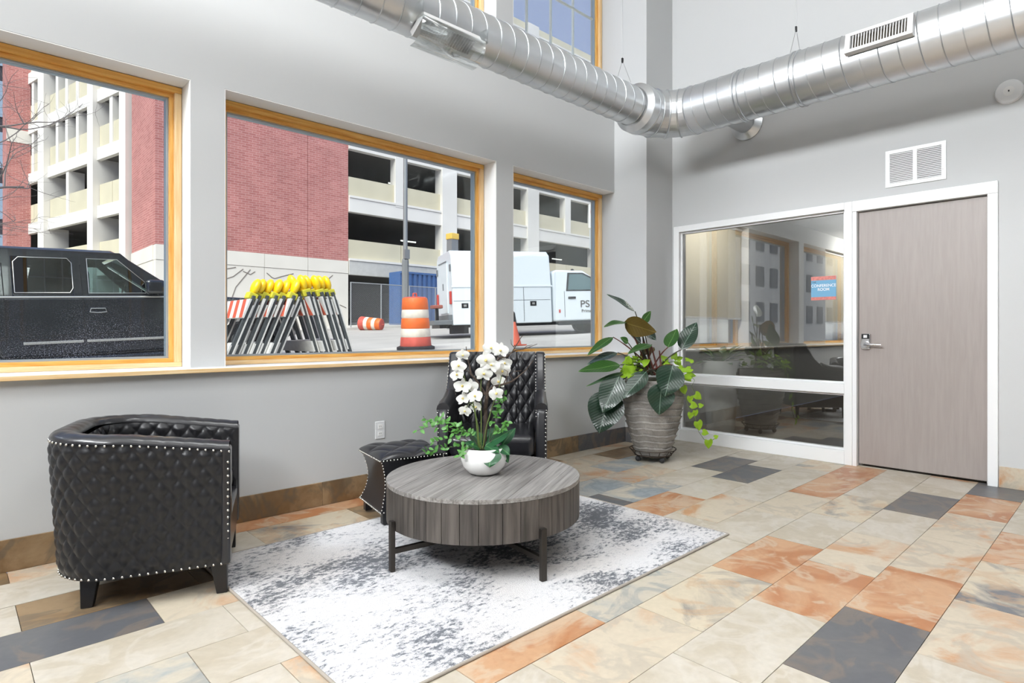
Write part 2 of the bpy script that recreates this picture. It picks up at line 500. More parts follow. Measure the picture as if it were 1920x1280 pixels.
def window(n, x0, x1, z0, z1, glass, muntins=None, right_liner=True, sill_liner=False):
    root = S(empty('window_%d' % n, ((x0+x1)/2, YG, z0)))
    cx, cz = (x0+x1)/2, z0
    def bx(a, b, c, d, e, f): return MB().box(a-cx, b-cx, c-YG, d-YG, e-cz, f-cz)
    # returns of the opening, whiter than the wall
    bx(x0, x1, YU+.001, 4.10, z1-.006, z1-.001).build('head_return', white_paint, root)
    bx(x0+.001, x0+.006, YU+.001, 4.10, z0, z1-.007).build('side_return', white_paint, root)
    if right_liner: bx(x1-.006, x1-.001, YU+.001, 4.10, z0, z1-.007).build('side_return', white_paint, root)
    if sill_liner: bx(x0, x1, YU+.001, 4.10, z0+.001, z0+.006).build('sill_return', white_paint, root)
    # pine frame in two steps, then a grey gasket
    a, w = .0, .038
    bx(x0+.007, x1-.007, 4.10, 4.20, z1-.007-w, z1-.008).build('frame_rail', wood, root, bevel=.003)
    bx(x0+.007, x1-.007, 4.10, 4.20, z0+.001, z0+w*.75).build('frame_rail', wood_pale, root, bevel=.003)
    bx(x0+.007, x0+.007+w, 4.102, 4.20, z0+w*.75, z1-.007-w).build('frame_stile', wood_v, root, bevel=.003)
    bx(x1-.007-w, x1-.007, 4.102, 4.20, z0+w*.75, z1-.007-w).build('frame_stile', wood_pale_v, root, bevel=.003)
    i0, i1, j0, j1, s = x0+.007+w, x1-.007-w, z0+w*.75, z1-.007-w, .024
    bx(i0, i1, 4.128, 4.20, j1-s, j1).build('glazing_bead', wood, root, bevel=.002)
    bx(i0, i1, 4.128, 4.20, j0, j0+s).build('glazing_bead', wood, root, bevel=.002)
    bx(i0, i0+s, 4.128, 4.20, j0+s, j1-s).build('glazing_bead', wood_v, root, bevel=.002)
    bx(i1-s, i1, 4.128, 4.20, j0+s, j1-s).build('glazing_bead', wood_v, root, bevel=.002)
    i0 += s; i1 -= s; j0 += s; j1 -= s; g = .012
    mb = MB()
    for q in ((i0, i1, j1-g, j1), (i0, i1, j0, j0+g), (i0, i0+g, j0+g, j1-g), (i1-g, i1, j0+g, j1-g)):
        mb.box(q[0]-cx, q[1]-cx, 4.15-YG, 4.20-YG, q[2]-cz, q[3]-cz)
    mb.build('gasket', spacer, root)
    bx(i0+g, i1-g, YG, YG+.006, j0+g, j1-g).build('pane', glass, root)
    if muntins:
        for x in muntins[0]: bx(x-.008, x+.008, YG+.008, YG+.03, j0+g, j1-g).build('muntin', trim_white, root)
        for z in muntins[1]: bx(i0+g, i1-g, YG+.008, YG+.03, z-.008, z+.008).build('muntin', trim_white, root)
    return root
window(1, *W_OPEN[0], ZS, ZH, pane_dirty)
window(2, *W_OPEN[1], ZS, ZH, pane_clean)
window(3, *W_OPEN[2], ZS, ZH, pane_clean, right_liner=False)
for n, (a, b) in enumerate(W_OPEN):
    k = max(3, round((b-a)/.36))
    window(4+n, a, b, ZS2, ZH2, pane_high, ([a+.06+(b-a-.12)*i/k for i in range(1, k)], [ZS2+.66]), right_liner=n < 2, sill_liner=True)

# ------------------------------------------------------------------ door and sidelight frame
DX = XB-.02
door = S(empty('door_1', (XB, 1.255, 0)))
def dbox(y0, y1, z0, z1, x0=DX, x1=XB+.12): return MB().box(x0-XB, x1-XB, y0-1.255, y1-1.255, z0, z1)
door_face = wood_mat('taupe_door_laminate', C(154, 145, 141), C(161, 152, 148), (10, 10, .8), .42, .01, 5)
dbox(.812, 1.700, .022, 2.172, XB+.03, XB+.075).build('leaf', door_face, door, bevel=.002)
dbox(.742, .806, 0, 2.178).build('jamb', trim_white, door, bevel=.004)
dbox(1.706, 1.738, 0, 2.178, DX+.006).build('jamb', trim_white, door, bevel=.003)
dbox(.742, 1.738, 2.178, 2.268).build('head', trim_white, door, bevel=.004)
dbox(.806, .822, .0, 2.178, XB+.076, XB+.12).build('stop', trim_white, door)
dbox(1.69, 1.706, .0, 2.178, XB+.076, XB+.12).build('stop', trim_white, door)
dbox(.822, 1.69, 2.162, 2.178, XB+.076, XB+.12).build('stop', trim_white, door)
lock = MB().box(-.02, 0, -.036, .036, -.06, .075).build('lock_plate', chrome, door, bevel=.012, seg=3, loc=(.0295, .388, 1.06))
MB().box(-.024, -.0205, -.03, .03, .03, .07).build('keypad', black_metal, lock, bevel=.008)
MB().box(-.0262, -.0245, -.014, .014, .038, .062).build('keypad_button', trim_white, lock)
def cyl_x(mb, x0, x1, y, z, r, n=20):
    return mb.tube([(x0, y, z), (x1, y, z)], r, n)
cyl_x(MB(), -.055, -.0205, 0, -.018, .028).build('rose', chrome, lock, smooth=True)
hd = MB().tube([(-.048, 0, -.018), (-.062, -.015, -.018), (-.064, -.06, -.018), (-.06, -.13, -.02)], [.011, .012, .010, .008], 10)
hd.build('lever', chrome, lock, smooth=True)

sl = S(empty('window_7', (XB, 2.62, 0)))
def sbox(y0, y1, z0, z1, x0=DX, x1=XB+.12): return MB().box(x0-XB, x1-XB, y0-2.62, y1-2.62, z0, z1)
sbox(1.7385, 1.803, 0, 2.268).build('mullion', trim_white, sl, bevel=.004)
sbox(3.437, 3.503, 0, 2.268).build('frame_stile', trim_white, sl, bevel=.004)
sbox(1.803, 3.437, 2.205, 2.268).build('frame_rail', trim_white, sl, bevel=.004)
sbox(1.803, 3.437, .612, .697, DX+.004).build('frame_rail', trim_white, sl, bevel=.004)
sbox(1.803, 3.437, .0, .118, DX+.004).build('frame_rail', trim_white, sl, bevel=.004)
for z0, z1 in ((.118, .612), (.697, 2.205)):
    mb = MB()
    for q in ((1.803, 3.437, z1-.018, z1), (1.803, 3.437, z0, z0+.018), (1.803, 1.821, z0+.018, z1-.018), (3.419, 3.437, z0+.018, z1-.018)):
        mb.box(.02, .07, q[0]-2.62, q[1]-2.62, q[2], q[3])
    mb.build('glazing_stop', trim_white, sl, bevel=.002)
    sbox(1.821, 3.419, z0+.018, z1-.018, XB+.042, XB+.048).build('pane', side_glass, sl)

# ------------------------------------------------------------------ conference room behind the sidelight
carpet = mat('dark_carpet', C(70, 62, 55), .95, var=.3, vscale=40)
S(MB().box(XB+.1, 14, -1.2, YL, -.1, -.002).build('floor_conference', carpet))
m = MB()
m.box(XB+.14, 14, YL, 4.26, 0, .915)
m.box(XB+.14, 5.95, YU, 4.26, .915, 2.9); m.box(8.2, 11.15, YU, 4.26, .915, 2.9); m.box(13.4, 14, YU, 4.26, .915, 2.9)
m.box(5.95, 8.2, YU, 4.26, ZH, 2.9); m.box(11.15, 13.4, YU, 4.26, ZH, 2.9)
S(m.build('wall_conference', paint))
S(MB().box(14, 14.15, -1.2, 4.26, 0, 2.9).build('wall_far', paint))
S(MB().box(XB+.14, 14.15, -1.35, -1.2, 0, 2.9).build('wall_near', paint))
S(MB().box(XB+.14, 14.15, -1.35, 4.26, 2.9, 3.0).build('ceiling_conference', white_paint))
window(8, 5.95, 8.2, ZS, ZH, pane_clean)
window(9, 11.15, 13.4, ZS, ZH, pane_clean)
S(MB().box(XB+.14, 14, 3.772, YG-.02, .917, .935).build('trim_2', white_paint))
shade = bpy.data.materials.new('cream_shade_cloth'); nt, N, L = nodes(shade)
b = N['Principled BSDF']; b.inputs['Base Color'].default_value = C(232, 226, 208); b.inputs['Roughness'].default_value = .9
tr = N.new('ShaderNodeBsdfTranslucent'); tr.inputs[0].default_value = C(252, 248, 234)
mx = N.new('ShaderNodeMixShader'); mx.inputs[0].default_value = .6
L.new(b.outputs[0], mx.inputs[1]); L.new(tr.outputs[0], mx.inputs[2]); L.new(mx.outputs[0], N['Material Output'].inputs['Surface'])
for lab, a, b in (('cream roller shade half lowered over the conference room window behind the tall planter', 6.0, 8.15),
                  ('cream roller shade half lowered over the far conference room window, seen beside the blue sign', 11.2, 13.35)):
    rs = empty('roller_shade', ((a+b)/2, 4.03, 2.6)); tag(rs, lab, 'shade', 'conference room roller shades')
    h = (b-a)/2
    MB().box(-h, h, .0, .0015, -1.25, .0).build('cloth', shade, rs)
    MB().box(-h, h, -.006, .008, -1.275, -1.25).build('hem_bar', trim_white, rs, bevel=.003)
    MB().tube([(-h, 0, .005), (h, 0, .005)], .022, 12).build('roller', trim_white, rs, smooth=True)

# ------------------------------------------------------------------ added lobby fill lights, out of view, to brighten the interior
fill_glow = emit_mat('fill_diffuser', (1, .97, .93, 1), 3.0)
FILL_LAMPS = (((-3.0, 2.75, 4.3), (0, -74, 0), FILL_W*1.0, 'added angled fill light at the far end of the lobby beside the window wall'),
         ((-3.0, -.2, 4.3), (0, -74, 0), FILL_W*.6, 'added angled fill light at the far end of the lobby away from the windows'),
         ((1.0, 1.5, 5.34), (0, 0, 0), FILL_W*.14, 'added level fill light over the coffee table'),
         ((2.4, -1.4, 5.34), (0, 0, 0), FILL_W*.18, 'added level fill light under the lobby ceiling before the door'),
         ((-.8, -2.2, 5.0), (38, 0, 0), FILL_W*.03, 'added angled fill light on the wall opposite the windows'))
for (x, y, z), rot, w, lab in FILL_LAMPS:
    g = empty('added_fill_light', (x, y, z), tuple(R(q) for q in rot)); tag(g, lab, 'light', 'added lobby fill lights')
    MB().box(-.48, .48, -1.18, 1.18, .0, .07).build('housing', trim_white, g, bevel=.01)
    MB().box(-.46, .46, -1.16, 1.16, -.005, -.001).build('diffuser', fill_glow, g)
    up = g.rotation_euler.to_matrix().inverted() @ Vector((0, 0, 1))
    for s in (-.6, .6):
        k = (ZC-z)-.07
        MB().tube([(0, s, .07), Vector((0, s, .07))+up*(k-.02)], .006, 6).build('hanger', black_metal, g)
    ld = bpy.data.lights.new('added_fill_lamp', 'AREA'); ld.shape = 'RECTANGLE'; ld.size = .9; ld.size_y = 2.3
    ld.energy = w; ld.color = (.95, .98, 1.0)
    lo = bpy.data.objects.new('added_fill_lamp', ld); link(lo, g); lo.location = (0, 0, -.008)
for x, lab in ((6.9, 'added conference room fill light washing the near roller shade'), (12.2, 'added conference room fill light washing the far roller shade')):  # added fill, unseen, put in to brighten the roller shades
    g = empty('added_fill_light', (x, 3.3, 2.82), (R(35), 0, 0)); tag(g, lab, 'light', 'added conference room fill lights')
    MB().box(-.6, .6, -.07, .07, 0, .04).build('housing', trim_white, g)
    MB().box(-.58, .58, -.06, .06, -.005, -.001).build('diffuser', fill_glow, g)
    ld = bpy.data.lights.new('added_conference_fill', 'AREA'); ld.shape = 'RECTANGLE'; ld.size = 1.1; ld.size_y = .1
    ld.energy = 34; ld.color = (1, .97, .92)
    lo = bpy.data.objects.new('added_conference_fill', ld); link(lo, g); lo.location = (0, 0, -.008)
# ------------------------------------------------------------------ spiral duct
galv = mat('galvanised_steel', (.78, .80, .82, 1), .34, 1, var=.10, vscale=1.6)
galv_d = mat('galvanised_edge', (.62, .64, .66, 1), .35, 1)
clear_pl = glass_mat('clear_plastic', tint=(.93, .95, .95, 1), refl=.6, base=.06)
duct = empty('spiral_duct', (4.81, 3.16, 3.144))
tag(duct, 'round galvanised spiral duct turning the corner high above the windows and door', 'duct')
RA, RB_, RT = .163, .207, .34
NS = 40
m = MB()
def ringX(x, r): return [(x, r*math.cos(2*PI*k/NS), r*math.sin(2*PI*k/NS)) for k in range(NS)]
def ringY(y, r): return [(r*math.cos(2*PI*k/NS), y, r*math.sin(2*PI*k/NS)) for k in range(NS)]
def loft(rings):
    vs = [p for rg in rings for p in rg]; fs = []
    for i in range(len(rings)-1):
        for k in range(NS):
            a = i*NS+k; b = i*NS+(k+1) % NS
            fs.append((a, b, b+NS, a+NS))
    return MB().add(vs, fs)
loft([ringX(-7.6, RA), ringX(-.48, RA)]).build('run', galv, duct, smooth=True)
loft([ringY(-.34, RB_), ringY(-6.2, RB_)]).build('run', galv, duct, smooth=True)
loft([ringX(-.50, RA+.003), ringX(-.475, RA+.004), ringX(-.44, RB_+.006), ringX(-.37, RB_+.008), ringX(-.34, RB_+.002)]).build('reducer', galv, duct, smooth=True)
def ring_arc(a, r):   # centre of the bend at (-RT,-RT); a = 0 at the end of the first run
    cx, cy = -RT, -RT
    out = []
    for k in range(NS):
        t = 2*PI*k/NS
        rad = RT + r*math.cos(t)
        out.append((cx+rad*math.sin(a), cy+rad*math.cos(a), r*math.sin(t)))
    return out
NG = 4
loft([ring_arc(PI/2*i/NG, RB_) for i in range(NG+1)]).build('elbow', galv, duct, smooth=False)
for i in range(NG+1):
    rg = ring_arc(PI/2*i/NG, RB_+.003)
    MB().tube(rg+[rg[0]], .006, 6, False).build('elbow_seam', galv_d, duct, smooth=True)
def helix(axis, a0, a1, r, pitch, sgn):
    pts = []; n = int(abs(a1-a0)/pitch*28)
    for i in range(n+1):
        t = i/28*2*PI; s = a0+(a1-a0)*i/n
        c = (r*math.cos(t), r*math.sin(t))
        pts.append((s, c[0], c[1]) if axis == 'x' else (c[0], s, c[1]))
    return MB().tube(pts, .0042, 5, False)
helix('x', -7.6, -.5, RA+.001, .125, 1).build('spiral_seam', galv_d, duct, smooth=True)
helix('y', -.36, -6.2, RB_+.001, .121, 1).build('spiral_seam', galv_d, duct, smooth=True)
for y in (-.80, -1.26):
    for dy in (0, .035):
        rg = ringY(y-dy, RB_+.004); MB().tube(rg+[rg[0]], .006, 6, False).build('coupling_band', galv_d, duct, smooth=True)
# side branch into the wall with its flange
MB().tube([(.12, -.47, .03), (.7495, -.47, .03)], .098, 24).build('branch', galv, duct, smooth=True)
loft_f = MB().lathe([(.10, 0), (.155, 0), (.158, .008), (.112, .045), (.10, .06)], 32, cap0=False, cap1=False)
loft_f.build('wall_flange', galv, duct, smooth=True, loc=(.748, -.47, .03), rot=(0, R(-90), 0))
# slotted supply grilles
grille_m = mat('grille_aluminium', (.72, .72, .72, 1), .4, .35)
grille_in = mat('grille_throat', C(120, 108, 92), .7)
def register(loc, rot, L, H, name='supply_grille', nb=20):
    g = MB()
    fw = .024
    for q in ((-L/2, L/2, H/2-fw, H/2), (-L/2, L/2, -H/2, -H/2+fw), (-L/2, -L/2+fw*1.4, -H/2+fw, H/2-fw), (L/2-fw*1.4, L/2, -H/2+fw, H/2-fw)):
        g.box(q[0], q[1], -.03, .012, q[2], q[3])
    o = g.build(name, grille_m, duct, loc=loc, rot=rot)
    MB().box(-L/2+.02, L/2-.02, .008, .011, -H/2+.015, H/2-.015).build('throat', grille_in, o)
    bl = MB().box(-.0025, .0025, -.028, .006, -H/2+fw, H/2-fw).mesh('blade'); bl.materials.append(grille_m)
    for i in range(nb):
        b = bpy.data.objects.new('blade', bl); link(b, o)
        b.location = (-L/2+fw*1.4+.006+(L-2.8*fw-.012)*i/(nb-1), 0, 0); b.rotation_euler = (0, 0, R(25))
    return o
register((-RB_-.012, -1.89, .045), (R(-12), 0, R(-90)), .42, .15)
rg = register((-2.58, -.115, -RA+.02), (R(58), 0, 0), .44, .15)
# clear air deflector clipped under the first grille
def defl(u, v):
    x = -.24+.48*u
    pr = [(-.09, -.05), (-.085, -.10), (-.06, -.155), (.0, -.185), (.045, -.19)]
    t = v*4; i = min(int(t), 3); f = t-i
    return (x, pr[i][0]*(1-f)+pr[i+1][0]*f, pr[i][1]*(1-f)+pr[i+1][1]*f)
d = MB().grid(defl, 1, 8).build('air_deflector', clear_pl, duct, smooth='all', loc=(-2.58, -.12, -.085), thick=.004)
mb = MB().box(-.25, -.24, -.10, .03, -.06, .03)
mb.build('deflector_clip', clear_pl, d)
MB().box(.24, .25, -.10, .03, -.06, .03).build('deflector_clip', clear_pl, d)
# suspension wires
wire = mat('steel_wire', (.35, .35, .36, 1), .4, .9)
for (x, y, r, ax, lab) in ((0, -1.24, RB_, 'x', 'thin steel wire hanging the duct above the door wall'), (-.62, 0, RA, 'y', 'thin steel wire hanging the duct in front of the high windows')):
    w = empty('suspension_wire', (4.81+x, 3.16+y, 3.144)); tag(w, lab, 'wire', 'duct suspension wires')
    zk = r+.20; zt = ZC-3.146
    MB().tube([(0, 0, zk), (0, 0, zt)], .0022, 5).build('cable', wire, w)
    for s in (-1, 1):
        e = (s*r*.55, 0, r*.845+.006) if ax == 'x' else (0, s*r*.55, r*.845+.006)
        MB().tube([(0, 0, zk), e], .0018, 5).build('sling', wire, w)
    MB().box(-.008, .008, -.006, .006, zk-.02, zk+.02).build('wire_clamp', black_metal, w)

# ------------------------------------------------------------------ fittings on the walls
vent = empty('return_vent', (XB, 1.275, 2.49))
tag(vent, 'white double louvred return air vent on the wall above the door', 'vent')
vw, vh = .42, .30
mb = MB()
for q in ((-vw/2, vw/2, vh/2-.028, vh/2), (-vw/2, vw/2, -vh/2, -vh/2+.028), (-vw/2, -vw/2+.03, -vh/2+.028, vh/2-.028), (vw/2-.03, vw/2, -vh/2+.028, vh/2-.028), (-.014, .014, -vh/2+.028, vh/2-.028)):
    mb.box(-.012, -.0005, q[0], q[1], q[2], q[3])
mb.build('frame', trim_white, vent)
MB().box(-.002, -.0006, -vw/2+.02, vw/2-.02, -vh/2+.02, vh/2-.02).build('dark_throat', mat('vent_throat', C(120, 120, 122), .8), vent)
lv = MB().obox((0, 0, 0), (.0015, .168, .013), Matrix.Rotation(R(35), 3, 'Y')).mesh('louvre'); lv.materials.append(trim_white)
for s in (-1, 1):
    for i in range(17):
        o = bpy.data.objects.new('louvre', lv); link(o, vent); o.location = (-.007, s*.098, -vh/2+.036+i*.01425)
MB().ball((-.0125, .19, .07), .004).build('screw', chrome, vent); MB().ball((-.0125, -.19, -.07), .004).build('screw', chrome, vent)

al = empty('wall_alarm', (XB, .677, 2.905)); tag(al, 'round white plastic alarm disc on the wall beyond the door', 'alarm')
MB().lathe([(.086, .0005), (.086, .018), (.078, .028), (.04, .033), (0.001, .034)], 40).build('cover', trim_white, al, smooth=True, rot=(0, R(-90), 0))
MB().lathe([(.034, .0335), (.034, .036), (.030, .037), (0.001, .037)], 32).build('centre_disc', white_paint, al, smooth=True, rot=(0, R(-90), 0))
MB().box(-.039, -.0372, -.004, .004, -.006, .006).build('lamp', black_metal, al)

ol = empty('power_outlet', (2.20, YL, .45)); tag(ol, 'white double power outlet on the grey wall under the windows', 'outlet')
MB().box(-.038, .038, -.006, -.0005, -.062, .062).build('cover_plate', trim_white, ol, bevel=.004)
for s in (-1, 1):
    so = MB().box(-.017, .017, -.0085, -.0061, s*.025-.016, s*.025+.016).build('socket', white_paint, ol, bevel=.005)
    for dx in (-.006, .006): MB().box(dx-.0012, dx+.0012, -.0088, -.0086, s*.025-.003, s*.025+.006).build('slot', black_metal, so)

# sign stuck on the sidelight
sg = empty('room_sign', (XB+.0405, 1.993, 1.54)); tag(sg, 'blue sign with brick-red edges lettered THE CONFERENCE ROOM on the glass beside the door', 'sign')
MB().box(-.004, 0, -.107, .107, -.106, .106).build('board', mat('sign_blue', C(110, 165, 200), .4), sg)
pink = mat('sign_brick_red', C(208, 128, 120), .5, var=.25, vscale=60)
MB().box(-.0047, -.0042, -.107, .107, .072, .106).build('top_band', pink, sg)
MB().box(-.0047, -.0042, -.107, .107, -.106, -.078).build('bottom_band', pink, sg)
wt = mat('sign_white_ink', (.9, .9, .9, 1), .5); dk = mat('sign_dark_ink', C(40, 55, 80), .5)
text_mesh('lettering', 'CONFERENCE', .036, wt, sg, (-.0046, 0, .022), (R(90), 0, R(-90)), .0003, 'CENTER', .93)
text_mesh('lettering', 'ROOM', .036, wt, sg, (-.0046, 0, -.012), (R(90), 0, R(-90)), .0003, 'CENTER', .93)
text_mesh('lettering', 'THE', .019, dk, sg, (-.0046, .098, .055), (R(90), 0, R(-90)), .0003, 'LEFT')

# ------------------------------------------------------------------ rug
def rug_mat():
    m = bpy.data.materials.new('rug_pile'); nt, N, L = nodes(m)
    b = N['Principled BSDF']; b.inputs['Roughness'].default_value = .95; b.inputs['Specular IOR Level'].default_value = .1
    tc = N.new('ShaderNodeTexCoord')
    n1 = N.new('ShaderNodeTexNoise'); n1.inputs['Scale'].default_value = 1.7; n1.inputs['Detail'].default_value = 3
    n2 = N.new('ShaderNodeTexNoise'); n2.inputs['Scale'].default_value = 32; n2.inputs['Detail'].default_value = 9; n2.inputs['Roughness'].default_value = .75
    mp = N.new('ShaderNodeMapping'); mp.inputs['Scale'].default_value = (1, 1.6, 1)
    L.new(tc.outputs['Object'], mp.inputs[0])
    for n in (n1, n2): L.new(mp.outputs[0], n.inputs['Vector'])
    s = N.new('ShaderNodeMath'); s.operation = 'MULTIPLY_ADD'; s.inputs[1].default_value = .8
    L.new(n1.outputs['Fac'], s.inputs[0]); L.new(n2.outputs['Fac'], s.inputs[2])
    r = ramp(N, [(.85, C(222, 221, 222)), (.92, C(206, 206, 209)), (.975, C(156, 158, 163)), (1.0, C(116, 119, 125))])
    L.new(s.outputs[0], r.inputs[0])
    n3 = N.new('ShaderNodeTexNoise'); n3.inputs['Scale'].default_value = 1.1; n3.inputs['Detail'].default_value = 2
    L.new(tc.outputs['Object'], n3.inputs['Vector'])
    r3 = ramp(N, [(.5, (1, 1, 1, 1)), (.72, (.86, .82, .77, 1))]); L.new(n3.outputs['Fac'], r3.inputs[0])
    mx = N.new('ShaderNodeMixRGB'); mx.blend_type = 'MULTIPLY'; mx.inputs[0].default_value = 1
    L.new(r.outputs[0], mx.inputs[1]); L.new(r3.outputs[0], mx.inputs[2])
    n4 = N.new('ShaderNodeTexNoise'); n4.inputs['Scale'].default_value = 210; n4.inputs['Detail'].default_value = 3
    L.new(tc.outputs['Object'], n4.inputs['Vector'])
    r4 = N.new('ShaderNodeMapRange'); r4.inputs['To Min'].default_value = .78; r4.inputs['To Max'].default_value = 1.18
    L.new(n4.outputs['Fac'], r4.inputs['Value'])
    m4 = N.new('ShaderNodeMixRGB'); m4.blend_type = 'MULTIPLY'; m4.inputs[0].default_value = 1
    L.new(mx.outputs[0], m4.inputs[1]); L.new(r4.outputs[0], m4.inputs[2])
    L.new(m4.outputs[0], b.inputs['Base Color'])
    bp = N.new('ShaderNodeBump'); bp.inputs['Strength'].default_value = .8; bp.inputs['Distance'].default_value = .006
    L.new(n4.outputs['Fac'], bp.inputs['Height']); L.new(bp.outputs['Normal'], b.inputs['Normal'])
    return m
rug = empty('area_rug', (2.02, 2.45, 0)); tag(rug, 'mottled white and grey woven area rug under the round coffee table', 'rug')
RX0, RX1, RY0, RY1 = -1.125, 1.13, -.815, .83
rr = random.Random(3)
def rugf(u, v):
    e = min(u, 1-u, v, 1-v)
    return (RX0+(RX1-RX0)*u, RY0+(RY1-RY0)*v, .011+.003*(noise.noise(Vector((u*60, v*45, 1)))) if e > .004 else .008)
MB().grid(rugf, 120, 90).build('pile', rug_mat(), rug, smooth='all')
bind = mat('rug_binding', C(168, 160, 150), .85, bump=.3, bscale=300)
for p, q in (((RX0, RY0), (RX1, RY0)), ((RX1, RY0), (RX1, RY1)), ((RX1, RY1), (RX0, RY1)), ((RX0, RY1), (RX0, RY0))):
    MB().tube([(p[0], p[1], .0062), (q[0], q[1], .0062)], .006, 8).build('binding', bind, rug, smooth=True)

# ------------------------------------------------------------------ coffee table
tb = empty('coffee_table', (2.013, 2.418, .0115))
tag(tb, 'round drum coffee table of grey weathered planks on black metal legs', 'table')
TR, TZ0, TZ1 = .50, .19, .392
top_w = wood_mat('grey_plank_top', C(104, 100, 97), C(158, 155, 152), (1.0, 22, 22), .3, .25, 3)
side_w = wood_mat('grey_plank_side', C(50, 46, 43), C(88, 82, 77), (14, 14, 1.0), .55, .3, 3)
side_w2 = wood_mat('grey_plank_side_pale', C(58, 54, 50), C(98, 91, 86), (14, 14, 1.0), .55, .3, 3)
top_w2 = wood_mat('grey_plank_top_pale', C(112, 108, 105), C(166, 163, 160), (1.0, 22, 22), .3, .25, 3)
ROT = R(28)
NP = 9
for i in range(NP):            # planks of the top
    a = -TR+2*TR*i/NP+.0006; b = -TR+2*TR*(i+1)/NP-.0006
    poly = []
    for k in range(13):
        y = a+(b-a)*k/12; poly.append((math.sqrt(max(TR*TR-y*y, 0)), y))
    for k in range(13):
        y = b-(b-a)*k/12; poly.append((-math.sqrt(max(TR*TR-y*y, 0)), y))
    poly = [p for j, p in enumerate(poly) if j == 0 or (Vector(p)-Vector(poly[j-1])).length > 1e-5]
    MB().prism(poly, TZ1-.02, TZ1+rng.uniform(-.0006, .0008), 'z').build('top_plank', (top_w, top_w2)[i % 2], tb, rot=(0, 0, ROT), bevel=.0008, seg=1)
NSV = 36
a0 = 0
cuts = [0]
while cuts[-1] < 2*PI-.22: cuts.append(cuts[-1]+rng.uniform(.14, .24))
cuts.append(2*PI)
for i in range(len(cuts)-1):    # staves round the side
    a, b = cuts[i]+.0025, cuts[i+1]-.0025
    n = 5; ro = TR-.0005+rng.uniform(-.001, .0005); ri = TR-.03
    poly = [(ro*math.cos(a+(b-a)*k/n), ro*math.sin(a+(b-a)*k/n)) for k in range(n+1)] + [(ri*math.cos(b-(b-a)*k/n), ri*math.sin(b-(b-a)*k/n)) for k in range(n+1)]
    MB().prism(poly, TZ0, TZ1-.0205, 'z').build('stave', (side_w, side_w2)[rng.random() < .4], tb, bevel=.0008, seg=1)
MB().lathe([(TR-.034, TZ0+.002), (TR-.034, TZ1-.021)], 48).build('core', side_w, tb)
leg_m = mat('dark_bronze_metal', C(70, 66, 62), .45, .8)
for k in range(4):
    an = R(173.3+90*k-.0)
    an = math.atan2(2.49-2.418, 1.509-2.013)+PI/2*k
    c, s = math.cos(an), math.sin(an)
    rot = Matrix.Rotation(an, 3, 'Z')
    MB().obox((c*(TR+.0115), s*(TR+.0115), .12), (.022, .03, .238), rot).build('leg', leg_m, tb, bevel=.002)
    MB().bar((c*.02, s*.02, .095), (c*(TR), s*(TR), .095), .02, .024).build('crossbar', leg_m, tb)

# ------------------------------------------------------------------ black quilted leather
leather = mat('black_leather', (.012, .012, .014, 1), .34, spec=.45, bump=.06, bscale=140, coat=.05)
leather_s = mat('black_leather_smooth', (.014, .014, .017, 1), .28, spec=.6, bump=.05, bscale=120, coat=.2)
ebony = mat('ebony_leg', (.012, .012, .014, 1), .35)
nail_m = mat('pewter_nail', (.72, .70, .66, 1), .25, 1)
def quilt(s, t, w, h, depth):
    a = s/w+t/h; b = s/w-t/h
    return depth*(abs(math.sin(PI*a))*abs(math.sin(PI*b)))**.45
def nails(path, step, r, parent, nrm=None):
    """dome-headed nails along a polyline, one joined trim (each is a few pixels)"""
    mb = MB(); pts = [Vector(p) for p in path]; acc = 0; out = [pts[0]]
    for a, b in zip(pts, pts[1:]):
        L = (b-a).length; d = step-acc
        while d <= L:
            out.append(a+(b-a)*(d/L)); d += step
        acc = L-(d-step)
    for p in out: mb.ball(p, r, 7, 4)
    o = mb.build('nailhead_trim', nail_m, parent, smooth='all'); o['kind'] = 'stuff'
    return o

# tub chair beside the wall ------------------------------------------------
tubc = empty('tub_chair', (.747, 3.2165, 0), (0, 0, math.atan2(-.36, .933)))
tag(tubc, 'black quilted leather tub chair with nailhead trim at the edge of the rug', 'armchair')
HX, HY, BX, RC = .278, .355, -.375, .24        # front, half width, back, corner radius
def u_path(off, n=120):
    """U-shaped plan from the near front round the back to the far front; off = outward offset"""
    pts = []
    hy, bx, rc = HY+off, BX-off, RC+off
    L1 = HX-(bx+rc); La = PI/2*rc; L2 = 2*(hy-rc); tot = 2*L1+2*La+L2
    for i in range(n+1):
        s = tot*i/n
        if s <= L1: pts.append((HX-s, -hy))
        elif s <= L1+La:
            a = (s-L1)/rc; pts.append((bx+rc-rc*math.sin(a), -(hy-rc)-rc*math.cos(a)))
        elif s <= L1+La+L2: pts.append((bx, -(hy-rc)+(s-L1-La)))
        elif s <= L1+2*La+L2:
            a = (s-L1-La-L2)/rc; pts.append((bx+rc-rc*math.cos(a), (hy-rc)+rc*math.sin(a)))
        else: pts.append((bx+rc+(s-L1-2*La-L2), hy))
    return pts, tot
def top_z(x): return .685+.04*max(0, min(1, (HX-x)/(HX-BX)))-.03*max(0, min(1, (x+.1)/(HX+.1)))
ZB = .135
NU, NV = 300, 84
po, Lo = u_path(0, NU)
def nrm2(pts, i):
    a = pts[max(i-1, 0)]; b = pts[min(i+1, len(pts)-1)]
    d = Vector((b[0]-a[0], b[1]-a[1])).normalized()
    return Vector((d.y, -d.x))     # outward (path runs with the outside on its right hand side ... sign fixed below)
sgn = 1 if nrm2(po, 10).y < 0 else -1
def lean_of(x): return .012+.022*max(0, min(1, (.05-x)/.4))
